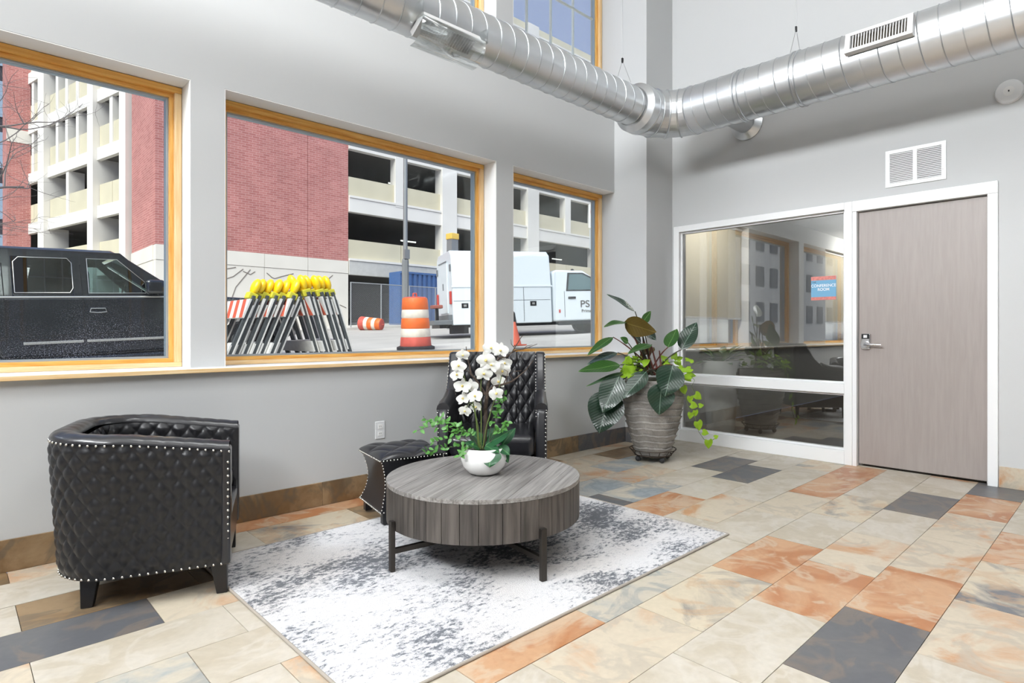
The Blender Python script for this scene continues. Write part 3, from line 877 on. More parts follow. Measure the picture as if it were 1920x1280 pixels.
def outer(u, v):
    i = round(u*NU); p = po[i]; n = nrm2(po, i)*sgn
    zt = top_z(p[0])-.015; z = ZB+(zt-ZB)*v
    lean = lean_of(p[0])*v
    q = quilt(u*Lo, z, .064, .088, .013)*min(1, min(v, 1-v)*14)*min(1, min(u, 1-u)*40)
    return (p[0]+n.x*(q+lean), p[1]+n.y*(q+lean), z)
MB().grid(outer, NU, NV).build('outer_shell', leather, tubc, smooth='all')
TH = .085
pin, Li = u_path(-TH, NU)
def inner(u, v):
    i = round(u*NU); p = pin[i]; n = nrm2(pin, i)*-sgn
    zt = top_z(p[0])-.02; z = .36+(zt-.36)*v
    q = quilt(u*Li, z, .075, .1, .014)*min(1, min(v, 1-v)*14)*min(1, min(u, 1-u)*40)
    return (p[0]+n.x*q, p[1]+n.y*q, z)
MB().grid(inner, NU, 50).build('inner_padding', leather, tubc, smooth='all')
pm, Lm = u_path(-TH/2, 150)
def rim(u, v):
    i = round(u*150); p = pm[i]; n = nrm2(pm, i)*sgn
    a = PI*v; w = TH/2+.007
    zt = top_z(p[0])
    p = (p[0]+n.x*lean_of(p[0]), p[1]+n.y*lean_of(p[0]))
    pl = 1-.06*abs(math.sin(u*Lm/.07*PI))**8
    return (p[0]+n.x*w*math.cos(a), p[1]+n.y*w*math.cos(a), zt-.02+.034*pl*math.sin(a))
MB().grid(rim, 150, 12).build('arm_roll', leather_s, tubc, smooth='all')
for s in (-1, 1):                # padded fronts of the arms
    MB().box(HX-.03, HX+.006, s*(HY-TH/2+.012)-TH/2-.008, s*(HY-TH/2+.012)+TH/2+.006, ZB+.005, top_z(HX)-.008).build('arm_front', leather_s, tubc, bevel=.012, seg=3)
MB().prism(u_path(-.03, 60)[0], ZB, .33, 'z').build('seat_base', leather_s, tubc, bevel=.02)
MB().box(BX+.085, HX-.02, -HY+TH+.004, HY-TH-.004, .325, .455).build('seat_cushion', leather_s, tubc, bevel=.045, seg=5, smooth=True)
for sx in (-1, 1):
    for sy in (-1, 1):
        x = .235 if sx > 0 else -.245; y = sy*(.30 if sx > 0 else .24)
        MB().add([(x+dx*.033, y+dy*.033, .14) for dx, dy in ((-1,-1),(1,-1),(1,1),(-1,1))]+[(x+dx*.021+sx*.012, y+dy*.021, .0) for dx, dy in ((-1,-1),(1,-1),(1,1),(-1,1))],
                 [(3,2,1,0),(4,5,6,7),(0,1,5,4),(1,2,6,5),(2,3,7,6),(3,0,4,7)]).build('leg', ebony, tubc, bevel=.003)
nails([(p[0]+nrm2(po, i).x*sgn*(lean_of(p[0])+.004), p[1]+nrm2(po, i).y*sgn*(lean_of(p[0])+.004), top_z(p[0])-.026) for i, p in enumerate(po)], .03, .0058, tubc)
pn, _ = u_path(.006, 160)
nails([(p[0], p[1], ZB+.008) for p in pn], .03, .0058, tubc)
for s in (-1, 1):
    nails([(HX-.004, s*(HY+.012), ZB+.03+.0), (HX-.004, s*(HY+.026), top_z(HX)-.05)], .03, .0058, tubc)

# wing chair in front of the windows ----------------------------------------
wc = empty('wing_chair', (2.76, 3.19, .0155), (0, 0, math.atan2(-.714, -.70)))
tag(wc, 'black leather wing chair with tall quilted back standing under the windows', 'armchair')
SW = .355                         # half width
prof = [(.37, .14), (.37, .60), (.345, .635), (.24, .645), (.10, .66), (.0, .70), (-.10, .80), (-.165, .91), (-.20, .985), (-.33, .985), (-.36, .93), (-.33, .14)]
def side_panel(s):
    y0, y1 = s*SW, s*(SW-.075)
    a, b = min(y0, y1), max(y0, y1)
    o = MB().prism(prof, a, b, 'y').build('arm', leather_s, wc, bevel=.02, seg=3, smooth=True)
    y = s*(SW+.0)
    edge = prof[1:9]
    yo = s*(SW-.004); yi = s*(SW-.071)
    nails([(p[0]+.006, yo, p[1]-.012) for p in edge], .027, .0056, wc)
    nails([(p[0]+.006, yi, p[1]-.012) for p in edge], .027, .0056, wc)
    nails([(.371, s*(SW-.01), .16), (.371, s*(SW-.01), .59)], .027, .0056, wc)
    # rolled arm pad
    MB().tube([(.345, s*(SW-.037), .632), (.24, s*(SW-.037), .648), (.1, s*(SW-.037), .66), (.0, s*(SW-.037), .70)], [.043, .045, .042, .036], 12).build('arm_pad', leather_s, wc, smooth=True)
side_panel(1); side_panel(-1)
def back(u, v):
    y = (-(SW-.075)+2*(SW-.075)*u); z = .40+(.985-.40)*v
    x = -.17-.075*v + .03*(abs(2*u-1)**2.0)
    q = quilt(y, z, .085, .135, .026)*min(1, min(v, 1-v)*10)*min(1, min(u, 1-u)*12)
    ch = -.008*(math.exp(-((abs(y)-.15)/.006)**2))
    return (x+q+ch, y, z)
MB().grid(back, 140, 110).build('quilted_back', leather, wc, smooth='all')
MB().prism([(-.175, .30), (-.175, .42), (-.248, .985), (-.33, .98), (-.335, .14), (-.28, .14)], -(SW-.076), SW-.076, 'y').build('back_frame', leather_s, wc, bevel=.01)
nails([(-.245, -(SW-.08), .982), (-.245, SW-.08, .982)], .027, .0056, wc)
MB().box(-.2, .375, -(SW-.077), SW-.077, .17, .33).build('seat_rail', leather_s, wc, bevel=.02, seg=3)
MB().box(-.18, .40, -(SW-.079), SW-.079, .325, .47).build('seat_cushion', leather_s, wc, bevel=.045, seg=5, smooth=True)
for sx in (-1, 1):
    for sy in (-1, 1):
        x, y = (.32 if sx > 0 else -.29), sy*.29
        MB().lathe([(.016, 0 if sx > 0 else -.015), (.026, .15)], 12, (x, y, 0)).build('leg', ebony, wc, smooth=True)

# tufted footstool ------------------------------------------------------------
ot = empty('tufted_ottoman', (2.045, 3.262, .0155), (0, 0, math.atan2(-.20, .98)))
tag(ot, 'black tufted leather ottoman with waisted sides behind the coffee table', 'ottoman')
OW = .205
def waist(z):
    t = (z-.07)/(.385-.07)
    return 1-.20*math.sin(PI*min(max(t, 0), 1))**.9
def osq(k):   # square outline
    t = k*4; i = int(t) % 4; f = t-int(t)
    c = [(-1, -1), (1, -1), (1, 1), (-1, 1)]
    a, b = c[i], c[(i+1) % 4]
    return (a[0]+(b[0]-a[0])*f, a[1]+(b[1]-a[1])*f)
def oshell(u, v):
    z = .07+(.385-.07)*v; p = osq(u % 1); w = OW*waist(z)
    return (p[0]*w, p[1]*w, z)
MB().grid(oshell, 48, 24, True).build('waisted_body', leather_s, ot, smooth=True)
def otop(u, v):
    x, y = -1+2*u, -1+2*v
    e = (1-x**8)*(1-y**8)
    tx, ty = x*2.0, y*2.0
    q = abs(math.sin(PI*(tx+ty)/2))*abs(math.sin(PI*(tx-ty)/2))
    return (x*(OW+.006), y*(OW+.006), .385+.042*e**.5*(.55+.45*q**.5))
MB().grid(otop, 60, 60).build('tufted_top', leather_s, ot, smooth='all')
for i, p in enumerate([(x, y) for x in (-.5, 0, .5) for y in (-.5, 0, .5)]):
    MB().ball((p[0]*(OW), p[1]*(OW), .409), .011, 10, 6, (1, 1, .5)).build('tuft_button', leather_s, ot, smooth='all')
sq = [osq(k/40) for k in range(41)]
nails([(p[0]*(OW+.006), p[1]*(OW+.006), .378) for p in sq], .021, .0052, ot)
nails([(p[0]*(OW+.003), p[1]*(OW+.003), .076) for p in sq], .021, .0052, ot)
for cx_, cy_ in ((-1, -1), (1, -1), (1, 1), (-1, 1)):
    nails([(cx_*OW*waist(.07+.315*k/20), cy_*OW*waist(.07+.315*k/20), .07+.315*k/20) for k in range(21)], .021, .005, ot)
    MB().box(cx_*.165-.022, cx_*.165+.022, cy_*.165-.022, cy_*.165+.022, 0, .07).build('foot', ebony, ot, bevel=.003)
# ------------------------------------------------------------------ plants
def leaf_mat(name, c, vein, back=None, rough=.3, trans=.25, nv=34, spec=.5):
    m = bpy.data.materials.new(name); MATS[name] = m
    nt, N, L = nodes(m)
    b = N['Principled BSDF']; b.inputs['Roughness'].default_value = rough; b.inputs['Specular IOR Level'].default_value = spec
    tc = N.new('ShaderNodeTexCoord'); s = N.new('ShaderNodeSeparateXYZ'); L.new(tc.outputs['Object'], s.inputs[0])
    ab = N.new('ShaderNodeMath'); ab.operation = 'ABSOLUTE'; L.new(s.outputs['Y'], ab.inputs[0])
    mr = N.new('ShaderNodeMapRange'); mr.inputs['From Min'].default_value = 0; mr.inputs['From Max'].default_value = .004
    mr.inputs['To Min'].default_value = 1; mr.inputs['To Max'].default_value = 0; L.new(ab.outputs[0], mr.inputs['Value'])
    k = N.new('ShaderNodeMath'); k.operation = 'MULTIPLY_ADD'; k.inputs[1].default_value = -.9
    L.new(ab.outputs[0], k.inputs[0]); L.new(s.outputs['X'], k.inputs[2])
    q = N.new('ShaderNodeMath'); q.operation = 'MULTIPLY'; q.inputs[1].default_value = nv*6.28; L.new(k.outputs[0], q.inputs[0])
    sn = N.new('ShaderNodeMath'); sn.operation = 'SINE'; L.new(q.outputs[0], sn.inputs[0])
    r2 = N.new('ShaderNodeMapRange'); r2.inputs['From Min'].default_value = .8; r2.inputs['From Max'].default_value = 1; r2.inputs['To Max'].default_value = .10
    L.new(sn.outputs[0], r2.inputs['Value'])
    mxm = N.new('ShaderNodeMath'); mxm.operation = 'MAXIMUM'; L.new(mr.outputs[0], mxm.inputs[0]); L.new(r2.outputs[0], mxm.inputs[1])
    mx = N.new('ShaderNodeMixRGB'); mx.inputs[1].default_value = c; mx.inputs[2].default_value = vein; L.new(mxm.outputs[0], mx.inputs[0])
    col = mx.outputs[0]
    if back:
        ge = N.new('ShaderNodeNewGeometry')
        m2 = N.new('ShaderNodeMixRGB'); L.new(ge.outputs['Backfacing'], m2.inputs[0]); L.new(col, m2.inputs[1]); m2.inputs[2].default_value = back
        col = m2.outputs[0]
    L.new(col, b.inputs['Base Color'])
    bp = N.new('ShaderNodeBump'); bp.inputs['Strength'].default_value = .12; bp.inputs['Distance'].default_value = .003
    L.new(sn.outputs[0], bp.inputs['Height']); L.new(bp.outputs['Normal'], b.inputs['Normal'])
    if trans:
        t = N.new('ShaderNodeBsdfTranslucent'); L.new(col, t.inputs[0])
        ms = N.new('ShaderNodeMixShader'); ms.inputs[0].default_value = trans
        L.new(b.outputs[0], ms.inputs[1]); L.new(t.outputs[0], ms.inputs[2]); L.new(ms.outputs[0], N['Material Output'].inputs['Surface'])
    return m
phil_g = leaf_mat('philodendron_green', C(52, 92, 38), C(120, 160, 90), C(96, 124, 62))
phil_d = leaf_mat('philodendron_dark', C(30, 56, 40), C(120, 146, 128), C(66, 90, 56), rough=.26, trans=.1, spec=.7)
phil_b = leaf_mat('philodendron_bronze', C(98, 82, 38), C(140, 126, 70), C(116, 92, 44))
pothos_m = leaf_mat('chartreuse_leaf', C(150, 190, 42), C(196, 220, 96), None, rough=.45, trans=.35, nv=60)
orch_leaf = leaf_mat('orchid_leaf', C(34, 84, 50), C(86, 136, 84), None, rough=.32, trans=.1, nv=0)
small_leaf = leaf_mat('boxwood_leaf', C(86, 146, 64), C(164, 200, 140), C(140, 170, 130), rough=.4, trans=.2, nv=0)
stem_r = mat('red_stem', C(96, 48, 40), .5)
stem_g = mat('green_stem', C(92, 110, 56), .5)
stem_d = mat('dark_stem', C(60, 58, 44), .55)
FV = Vector((.7009, .7133, 0)); RV = Vector((.7133, -.7009, 0)); UP = Vector((0, 0, 1))

def leaf_grid(L, W, droop=.12, fold=.18, heart=False, nu=12, nv=8, tipw=1.0):
    def fn(u, v):
        x = u; t = (v-.5)*2
        if heart:
            w = (math.sin(PI*min(1, (u*.93+.07))**.62))*(1-.15*u)
            xx = u-.16*abs(t)**1.5*(1-u)**3
        else:
            w = math.sin(PI*u**.78)**.8 * (1-.12*u)
            xx = u
        y = t*w*W/2
        z = -droop*L*u*u + fold*abs(y) + .02*W*math.sin(u*9+t*2)
        return (xx*L, y, z)
    return MB().grid(fn, nu, nv)
def orient(o, base, tip, facing, sc=1.0):
    d = (tip-base).normalized(); n = facing-d*facing.dot(d); n.normalize(); s = n.cross(d)
    o.matrix_local = Matrix(((d.x, s.x, n.x, base.x), (d.y, s.y, n.y, base.y), (d.z, s.z, n.z, base.z), (0, 0, 0, 1))) @ Matrix.Scale(sc, 4)
def curve_pts(p, q, bow, n=8):
    p, q, b = Vector(p), Vector(q), Vector(bow)
    return [p.lerp(q, i/n)+b*(4*(i/n)*(1-i/n)) for i in range(n+1)]

# stoneware pot on a wire plant caddy -----------------------------------------
PX, PY = 4.525, 3.075
caddy = empty('plant_caddy', (PX, PY, 0)); tag(caddy, 'black wire plant caddy on small castors under the ribbed stone pot', 'plant stand')
rust = mat('rusty_wire', C(62, 52, 44), .6, .5)
def ring(r, z, n=32): return [(r*math.cos(2*PI*k/n), r*math.sin(2*PI*k/n), z) for k in range(n+1)]
MB().tube(ring(.205, .105), .004, 6, False).build('ring', rust, caddy, smooth=True)
MB().tube(ring(.165, .058), .005, 6, False).build('ring', rust, caddy, smooth=True)
for k in range(14):
    a = 2*PI*k/14
    MB().tube([(.165*math.cos(a), .165*math.sin(a), .058), (.205*math.cos(a), .205*math.sin(a), .105)], .003, 5).build('spoke', rust, caddy)
MB().lathe([(.166, .050), (.166, .056)], 32).build('plate', rust, caddy)
for k in range(4):
    a = R(20+90*k)+math.atan2(-.7133, -.7009)
    MB().ball((.15*math.cos(a), .15*math.sin(a), .0255), .025, 14, 10).build('castor', rubber, caddy, smooth='all')
pot = empty('stone_planter', (PX, PY, .0565)); tag(pot, 'large ribbed grey stoneware pot standing in the corner by the glass', 'planter')
def stone_mat():
    m = mat('rough_stoneware', C(150, 146, 141), .85, var=.35, vscale=9, bump=.7, bscale=70)
    nt, N, L = nodes(m); b = N['Principled BSDF']
    tc = N.new('ShaderNodeTexCoord'); v = N.new('ShaderNodeTexVoronoi'); v.inputs['Scale'].default_value = 26
    L.new(tc.outputs['Object'], v.inputs['Vector'])
    r = ramp(N, [(.0, (1, 1, 1, 1)), (.10, (1, 1, 1, 1)), (.16, (0, 0, 0, 1))]); L.new(v.outputs['Distance'], r.inputs[0])
    n = N.new('ShaderNodeTexNoise'); n.inputs['Scale'].default_value = 5; L.new(tc.outputs['Object'], n.inputs['Vector'])
    r2 = ramp(N, [(.52, (0, 0, 0, 1)), (.62, (.7, .7, .7, 1))]); L.new(n.outputs['Fac'], r2.inputs[0])
    mu = N.new('ShaderNodeMath'); mu.operation = 'MULTIPLY'; L.new(r.outputs[0], mu.inputs[0]); L.new(r2.outputs[0], mu.inputs[1])
    old = b.inputs['Base Color'].links[0].from_socket
    mx = N.new('ShaderNodeMixRGB'); L.new(mu.outputs[0], mx.inputs[0]); L.new(old, mx.inputs[1]); mx.inputs[2].default_value = C(205, 198, 186)
    L.new(mx.outputs[0], b.inputs['Base Color'])
    return m
prof_p = [(0, .147), (.05, .165), (.12, .185), (.22, .215), (.33, .243), (.44, .263), (.52, .271), (.58, .266), (.63, .252), (.655, .246)]
def potr(z):
    for (z0, r0), (z1, r1) in zip(prof_p, prof_p[1:]):
        if z <= z1: f = (z-z0)/(z1-z0); return r0+(r1-r0)*f
    return prof_p[-1][1]
def potf(u, v):
    z = .655*v; a = 2*PI*u
    ph = (z+.02*math.sin(a+1)+.012*noise.noise(Vector((math.cos(a)*2, math.sin(a)*2, z*3))))/.058
    f = ph % 1
    rib = .013*(f**3) - .009*math.exp(-((f-.06)/.07)**2)
    r = potr(z)+rib+.004*noise.noise(Vector((math.cos(a)*5, math.sin(a)*5, z*14)))
    return (r*math.cos(a), r*math.sin(a), z)
pm_ = MB().grid(potf, 96, 110, True)
pm_.build('body', stone_mat(), pot, smooth='all')
MB().lathe([(.146, .001), (.001, .001)], 32, cap0=False, cap1=False).build('base', MATS['rough_stoneware'], pot)
MB().lathe([(.250, .655), (.246, .668), (.222, .668), (.215, .60)], 48, cap0=False, cap1=False).build('rim', MATS['rough_stoneware'], pot, smooth=True)
MB().lathe([(.218, .61), (.10, .62), (.001, .622)], 32, cap0=False, cap1=False).build('soil', mat('potting_soil', C(50, 40, 32), .95), pot)

phil = empty('philodendron', (PX, PY, .68)); tag(phil, 'broad-leaved dark philodendron growing from the stone pot', 'plant')
def pz(zx, zy, f=0.0, org=Vector((PX, PY, .68))):
    """drawing units of the plant's front elevation to metres: sideways, height, and depth f"""
    r = ((1060+zx/3.763)-1227)*.00479; z = 1.144-((540+zy/3.763)-623)*.00479
    return RV*r + FV*f + UP*(z-org.z)
LEAVES = [ # base, tip, width(px of crop), depth base, depth tip, facing (right, toward camera, up), material, droop
 ((500,165),(300,40),80,-.02,-.12,(.3,.5,.8),phil_d,.05),
 ((430,240),(268,258),100,-.08,-.16,(-.1,.25,1),phil_g,.10),
 ((415,240),(614,320),120,-.10,-.20,(.2,.9,-.5),phil_b,.12),
 ((342,345),(152,458),70,-.06,-.16,(-.3,.6,.9),phil_g,.06),
 ((560,245),(634,158),52,.05,.10,(.5,.8,.2),phil_g,.05),
 ((602,395),(425,440),90,-.12,-.20,(-.1,.3,1),phil_g,.10),
 ((718,415),(788,282),92,-.10,-.04,(-.7,.7,.3),phil_g,.05),
 ((820,432),(940,232),105,-.06,.02,(-.5,.9,.3),phil_d,.06),
 ((385,535),(92,572),110,-.14,-.20,(0,.55,.9),phil_g,.02),
 ((380,455),(158,520),90,-.02,-.06,(-.1,.4,1),phil_d,.08),
 ((450,585),(145,665),60,-.10,-.15,(0,.3,1),phil_g,.06),
 ((375,610),(250,848),150,-.16,-.26,(-.2,.9,.3),phil_d,.05),
 ((320,715),(232,996),205,-.10,-.20,(-.15,1,.15),phil_d,.04),
 ((548,575),(383,742),100,-.24,-.33,(-.2,.8,.6),phil_d,.06),
 ((722,530),(655,732),160,-.26,-.36,(.1,.9,.45),phil_d,.06),
 ((640,650),(620,860),150,-.30,-.33,(0,1,.1),phil_d,.04),
 ((470,300),(560,390),70,.05,.02,(.1,.5,.9),phil_d,.1),
 ((445,385),(390,345),45,-.08,-.10,(0,.7,.6),phil_g,.05),
 ((560,300),(640,360),80,-.05,-.10,(.2,.6,.8),phil_d,.1),
 ((650,420),(540,470),70,.08,.02,(0,.5,.9),phil_b,.1)]
for (b0, t0, w, fb, ft, fc, mt, dr) in LEAVES:
    base, tip = pz(*b0, fb), pz(*t0, ft)
    L = (tip-base).length
    o = leaf_grid(L, w/3.763*.00479*1.3, dr, .14).build('leaf', mt, phil, smooth='all')
    orient(o, base, tip, RV*fc[0]-FV*fc[1]+UP*fc[2])
    if b0[1] < 640:
        root = pz(600+rng.uniform(-70, 70), 610, rng.uniform(-.06, .06))
        MB().tube(curve_pts(root, base, (0, 0, .03), 7), [.007]*3+[.006]*3+[.0045]*2, 7).build('stalk', stem_d if rng.random() < .6 else stem_r, phil, smooth=True)
    else:
        root = pz(560+rng.uniform(-60, 60), 600, -.1)
        MB().tube(curve_pts(root, base, (0, 0, .06), 7), .0055, 7).build('stalk', stem_d, phil, smooth=True)
for k in range(3):
    MB().tube([pz(640+22*k, 610, -.05), pz(560+55*k, 380+30*k, -.03)], [.011, .006], 8).build('shoot', stem_r, phil, smooth=True)

pot_v = empty('pothos_vine', (PX, PY, .68)); tag(pot_v, 'yellow-green trailing vine spilling over the rim of the stone pot', 'plant')
heart = leaf_grid(1, 1, .15, .12, True).mesh('leaf'); heart.materials.append(pothos_m)
for p in heart.polygons: p.use_smooth = True
def heart_leaf(parent, base, d, size, facing):
    o = bpy.data.objects.new('leaf', heart); link(o, parent)
    orient(o, base, base+d, facing, size)
    return o
hr = random.Random(11)
for k in range(80):
    if k % 2: zx, zy = hr.uniform(400, 560), hr.uniform(490, 610)
    else: zx, zy = hr.uniform(690, 860), hr.uniform(500, 630)
    f = hr.uniform(-.22, .1)
    b = pz(zx, zy, f)
    d = Vector((hr.uniform(-1, 1), hr.uniform(-1, 1), hr.uniform(-.5, .7)))
    heart_leaf(pot_v, b, d, hr.uniform(.05, .08), -FV*.7+UP*.8+RV*hr.uniform(-.4, .4))
    if k % 3 == 0:
        MB().tube(curve_pts(pz(620, 615, -.02), b, (0, 0, .04), 5), .002, 5).build('stem', stem_g, pot_v)
vine = [(740,620),(790,690),(815,740),(830,800),(850,850),(880,890),(890,930),(905,985),(940,1035),(975,1052),(1015,1030)]
MB().tube([pz(x, y, -.22) for x, y in vine], .0025, 6).build('stem', stem_g, pot_v)
for (x, y), s, (dx, dy) in zip(((745,630),(795,680),(845,745),(880,730),(850,800),(905,808),(880,840),(850,855),(895,915),(930,985),(968,1040),(1010,1022),(725,600)),
                       (.085,.075,.06,.075,.07,.045,.055,.06,.085,.06,.08,.04,.07),
                       ((.3,-1),(.4,-1),(.0,-1),(.7,-.5),(.8,-.2),(.7,.1),(.1,-1),(-.1,-1),(.3,-1),(.8,-.2),(.1,-1),(.7,.3),(-.4,-.8))):
    heart_leaf(pot_v, pz(x, y, -.225), RV*dx+UP*dy, s, -FV+UP*.25+RV*.1)
MB().tube([pz(855, 600, -.15), pz(890, 640, -.16), pz(865, 680, -.18), pz(880, 730, -.22)], .002, 5).build('stem', stem_g, pot_v)

# white planter inside the conference room -------------------------------------
tp = empty('tall_planter', (6.22, 3.32, 0)); tag(tp, 'tall tapered white planter behind the conference room glass', 'planter')
MB().lathe([(.145, 0), (.21, .83), (.195, .83), (.185, .75)], 40, cap1=False).build('body', white_paint, tp, smooth=True)
MB().lathe([(.19, .76), (.001, .77)], 24, cap0=False, cap1=False).build('soil', MATS['potting_soil'], tp)
ip = empty('indoor_plant', (6.22, 3.32, .78)); tag(ip, 'dark green leafy plant in the tall white planter behind glass', 'plant')
pl = leaf_grid(1, .5, .35, .15).mesh('leaf'); pl.materials.append(phil_g)
for p in pl.polygons: p.use_smooth = True
for k in range(44):
    a = hr.uniform(0, 2*PI); e = hr.uniform(.1, .95)
    d = Vector((math.cos(a)*math.cos(e), math.sin(a)*math.cos(e), math.sin(e)))
    b = d*hr.uniform(.02, .16)*Vector((1, 1, 1)).length*.6
    o = bpy.data.objects.new('leaf', pl); link(o, ip)
    orient(o, b, b+d, UP+d*.2, hr.uniform(.13, .24))

# orchid bowl on the coffee table ----------------------------------------------
BZ = .0115+.3935
bowl = empty('orchid_bowl', (2.013, 2.418, BZ)); tag(bowl, 'round glossy white bowl on the coffee table holding orchids', 'bowl')
ceram = mat('white_glaze', (.86, .86, .85, 1), .12, coat=.4)
MB().lathe([(.062, 0), (.085, .012), (.112, .045), (.123, .082), (.118, .115), (.106, .138), (.098, .138), (.104, .11), (.10, .09)], 56, cap1=False).build('body', ceram, bowl, smooth=True)
MB().lathe([(.104, .112), (.001, .118)], 24, cap0=False, cap1=False).build('moss', mat('moss', C(60, 56, 40), .95, bump=.6, bscale=80), bowl)
oa = empty('orchid_arrangement', (2.013, 2.418, BZ+.115)); tag(oa, 'white artificial orchids with twisted branches and green leaves in the bowl', 'plant')
def oz(zx, zy, f=0.0):
    r = ((760+zx/4.571)-907.5)*.0028; z = 1.144-((630+zy/4.571)-623)*.0028
    return RV*r+FV*f+UP*(z-(BZ+.115))
bark = mat('twig_bark', C(78, 66, 58), .9, var=.3, vscale=60, bump=.5, bscale=120)
def twig(pts, r0, r1, f0=0, f1=0, name='branch', m_=bark):
    n = len(pts)
    P = [oz(p[0], p[1], f0+(f1-f0)*i/(n-1)) for i, p in enumerate(pts)]
    return MB().tube(P, [r0+(r1-r0)*i/(n-1) for i in range(n)], 7).build(name, m_, oa, smooth=True)
twig([(690,960),(680,860),(690,740),(685,620),(700,500),(712,400)], .0125, .009)
twig([(685,500),(640,430),(600,370),(560,330),(545,250),(520,160),(515,90)], .008, .002, 0, .03)
twig([(705,470),(760,430),(840,410),(910,385),(960,350),(1030,290),(1095,205)], .008, .0016, 0, -.05)
twig([(712,400),(760,250),(800,190),(870,175),(910,140),(960,60),(990,10),(1005,-5)], .006, .0014, 0, .05)
twig([(905,145),(950,120),(1010,112),(1060,95),(1130,68)], .004, .0012, .04, .02)
twig([(1010,112),(1040,85),(1090,75)], .0022, .001, .03, .03)
twig([(930,100),(905,70),(900,30)], .0022, .001, .04, .05)
twig([(800,190),(770,150),(720,135),(690,150)], .003, .001, .02, 0)
twig([(840,410),(870,350),(880,300),(850,280)], .003, .001, -.02, -.04)
twig([(930,380),(900,330),(930,300),(1000,290)], .0025, .001, -.03, -.04)
twig([(560,330),(530,300),(480,280)], .0025, .001, .02, .0)
for a in ([(650,960),(655,700),(650,480),(660,300),(700,200)], [(630,960),(610,700),(570,500),(540,420),(500,300),(470,240)], [(640,960),(625,760),(600,620),(560,560),(530,600)], [(665,960),(700,760),(760,560),(800,470),(830,330)]):
    twig(a, .0035, .002, -.02, -.06, 'flower_stem', stem_g)
petal_m = leaf_mat('orchid_petal', (.86, .87, .84, 1), (.84, .86, .80, 1), None, rough=.55, trans=.3, nv=0)
lip_m = mat('orchid_lip', C(236, 214, 130), .5)
wide = leaf_grid(1, .98, .12, -.1, False, 8, 8); 
def petal_mesh(W):
    def fn(u, v):
        t = (v-.5)*2; w = (math.sin(PI*min(1, .06+u*.92)**.75))**.55
        return (u, t*w*W/2, .10*u*u-.22*abs(t)**2*W*.5*w+.03*math.sin(u*6))
    me = MB().grid(fn, 8, 8).mesh('petal'); me.materials.append(petal_m)
    for p in me.polygons: p.use_smooth = True
    return me
PW, PN = petal_mesh(1.15), petal_mesh(.68)
lip_me = MB().ball((0, 0, .1), .15, 8, 6, (1, 1, 1.3)).mesh('flower'); lip_me.materials.append(lip_m)
for p in lip_me.polygons: p.use_smooth = True
FLOWERS = [(475,245,.042),(462,320,.038),(500,420,.046),(560,430,.046),(500,530,.040),(520,630,.034),(700,200,.050),(680,315,.046),(745,240,.046),(830,300,.044),(800,390,.042),(785,480,.042),(740,100,.048),(820,120,.044),(610,500,.042),(850,235,.040),(610,600,.034),(500,160,.036)]
for (zx, zy, s) in FLOWERS:
    f = hr.uniform(-.10, -.02) if zx < 720 else hr.uniform(-.08, .02)
    c = oz(zx, zy, f)
    n = (-FV+RV*hr.uniform(-.55, .55)+UP*hr.uniform(-.25, .45)).normalized()
    up = (UP+RV*hr.uniform(-.35, .35)); up = (up-n*up.dot(n)).normalized(); sd = up.cross(n)
    M_ = Matrix(((sd.x, up.x, n.x, c.x), (sd.y, up.y, n.y, c.y), (sd.z, up.z, n.z, c.z), (0, 0, 0, 1)))
    fl_ = bpy.data.objects.new('flower', lip_me); link(fl_, oa); fl_.matrix_local = M_ @ Matrix.Scale(s, 4)
    for ang, me, sc in ((8, PW, 1.0), (172, PW, 1.0), (90, PN, .95), (222, PN, .92), (318, PN, .92)):
        p = bpy.data.objects.new('petal', me); link(p, fl_)
        p.matrix_local = Matrix.Rotation(R(ang), 4, 'Z') @ Matrix.Scale(sc, 4) @ Matrix.Translation((.02, 0, 0 if me is PW else -.05))
for (b, t, w, fb, ft, fc, dr) in [((670,940),(535,800),120,0,.06,(.3,.5,.8),.1),((690,930),(885,795),130,-.02,-.02,(-.5,.6,.6),.12),((690,925),(815,955),90,-.05,-.10,(-.1,.4,1),.1),
      ((745,950),(735,1072),150,-.08,-.135,(0,1,.3),.05),((830,940),(935,795),85,.02,.06,(-.5,.8,.3),.08),((830,950),(885,1072),60,-.02,-.04,(.2,1,.1),.05),((640,950),(530,880),90,-.03,-.08,(.1,.5,.9),.1),
      ((700,900),(770,800),90,.05,.10,(0,.7,.5),.1),((800,930),(900,985),90,-.03,-.07,(.2,.6,.8),.12)]:
    base, tip = oz(*b, fb), oz(*t, ft)
    o = leaf_grid((tip-base).length, w/4.571*.0028*1.3, dr, .14).build('leaf', orch_leaf, oa, smooth='all')
    orient(o, base, tip, RV*fc[0]-FV*fc[1]+UP*fc[2])
lm = leaf_grid(1, .58, .1, .1, False, 6, 4).mesh('leaflet'); lm.materials.append(small_leaf)
for p in lm.polygons: p.use_smooth = True
SPR = [[(600,930),(480,840),(360,800),(240,760),(110,800)],[(600,930),(500,880),(400,850),(250,880),(215,960)],[(600,920),(520,800),(440,760),(350,730),(300,690)],
       [(600,930),(520,920),(430,930),(330,930),(240,960)],[(560,900),(400,790),(280,740),(200,740),(150,720)],[(600,930),(540,950),(500,960),(484,990)],[(620,920),(560,820),(500,800),(430,760)],
       [(720,900),(760,800),(780,700),(800,640),(840,560)],[(730,900),(800,800),(850,760),(880,720)],[(720,880),(740,720),(780,620),(800,560),(850,510)]]
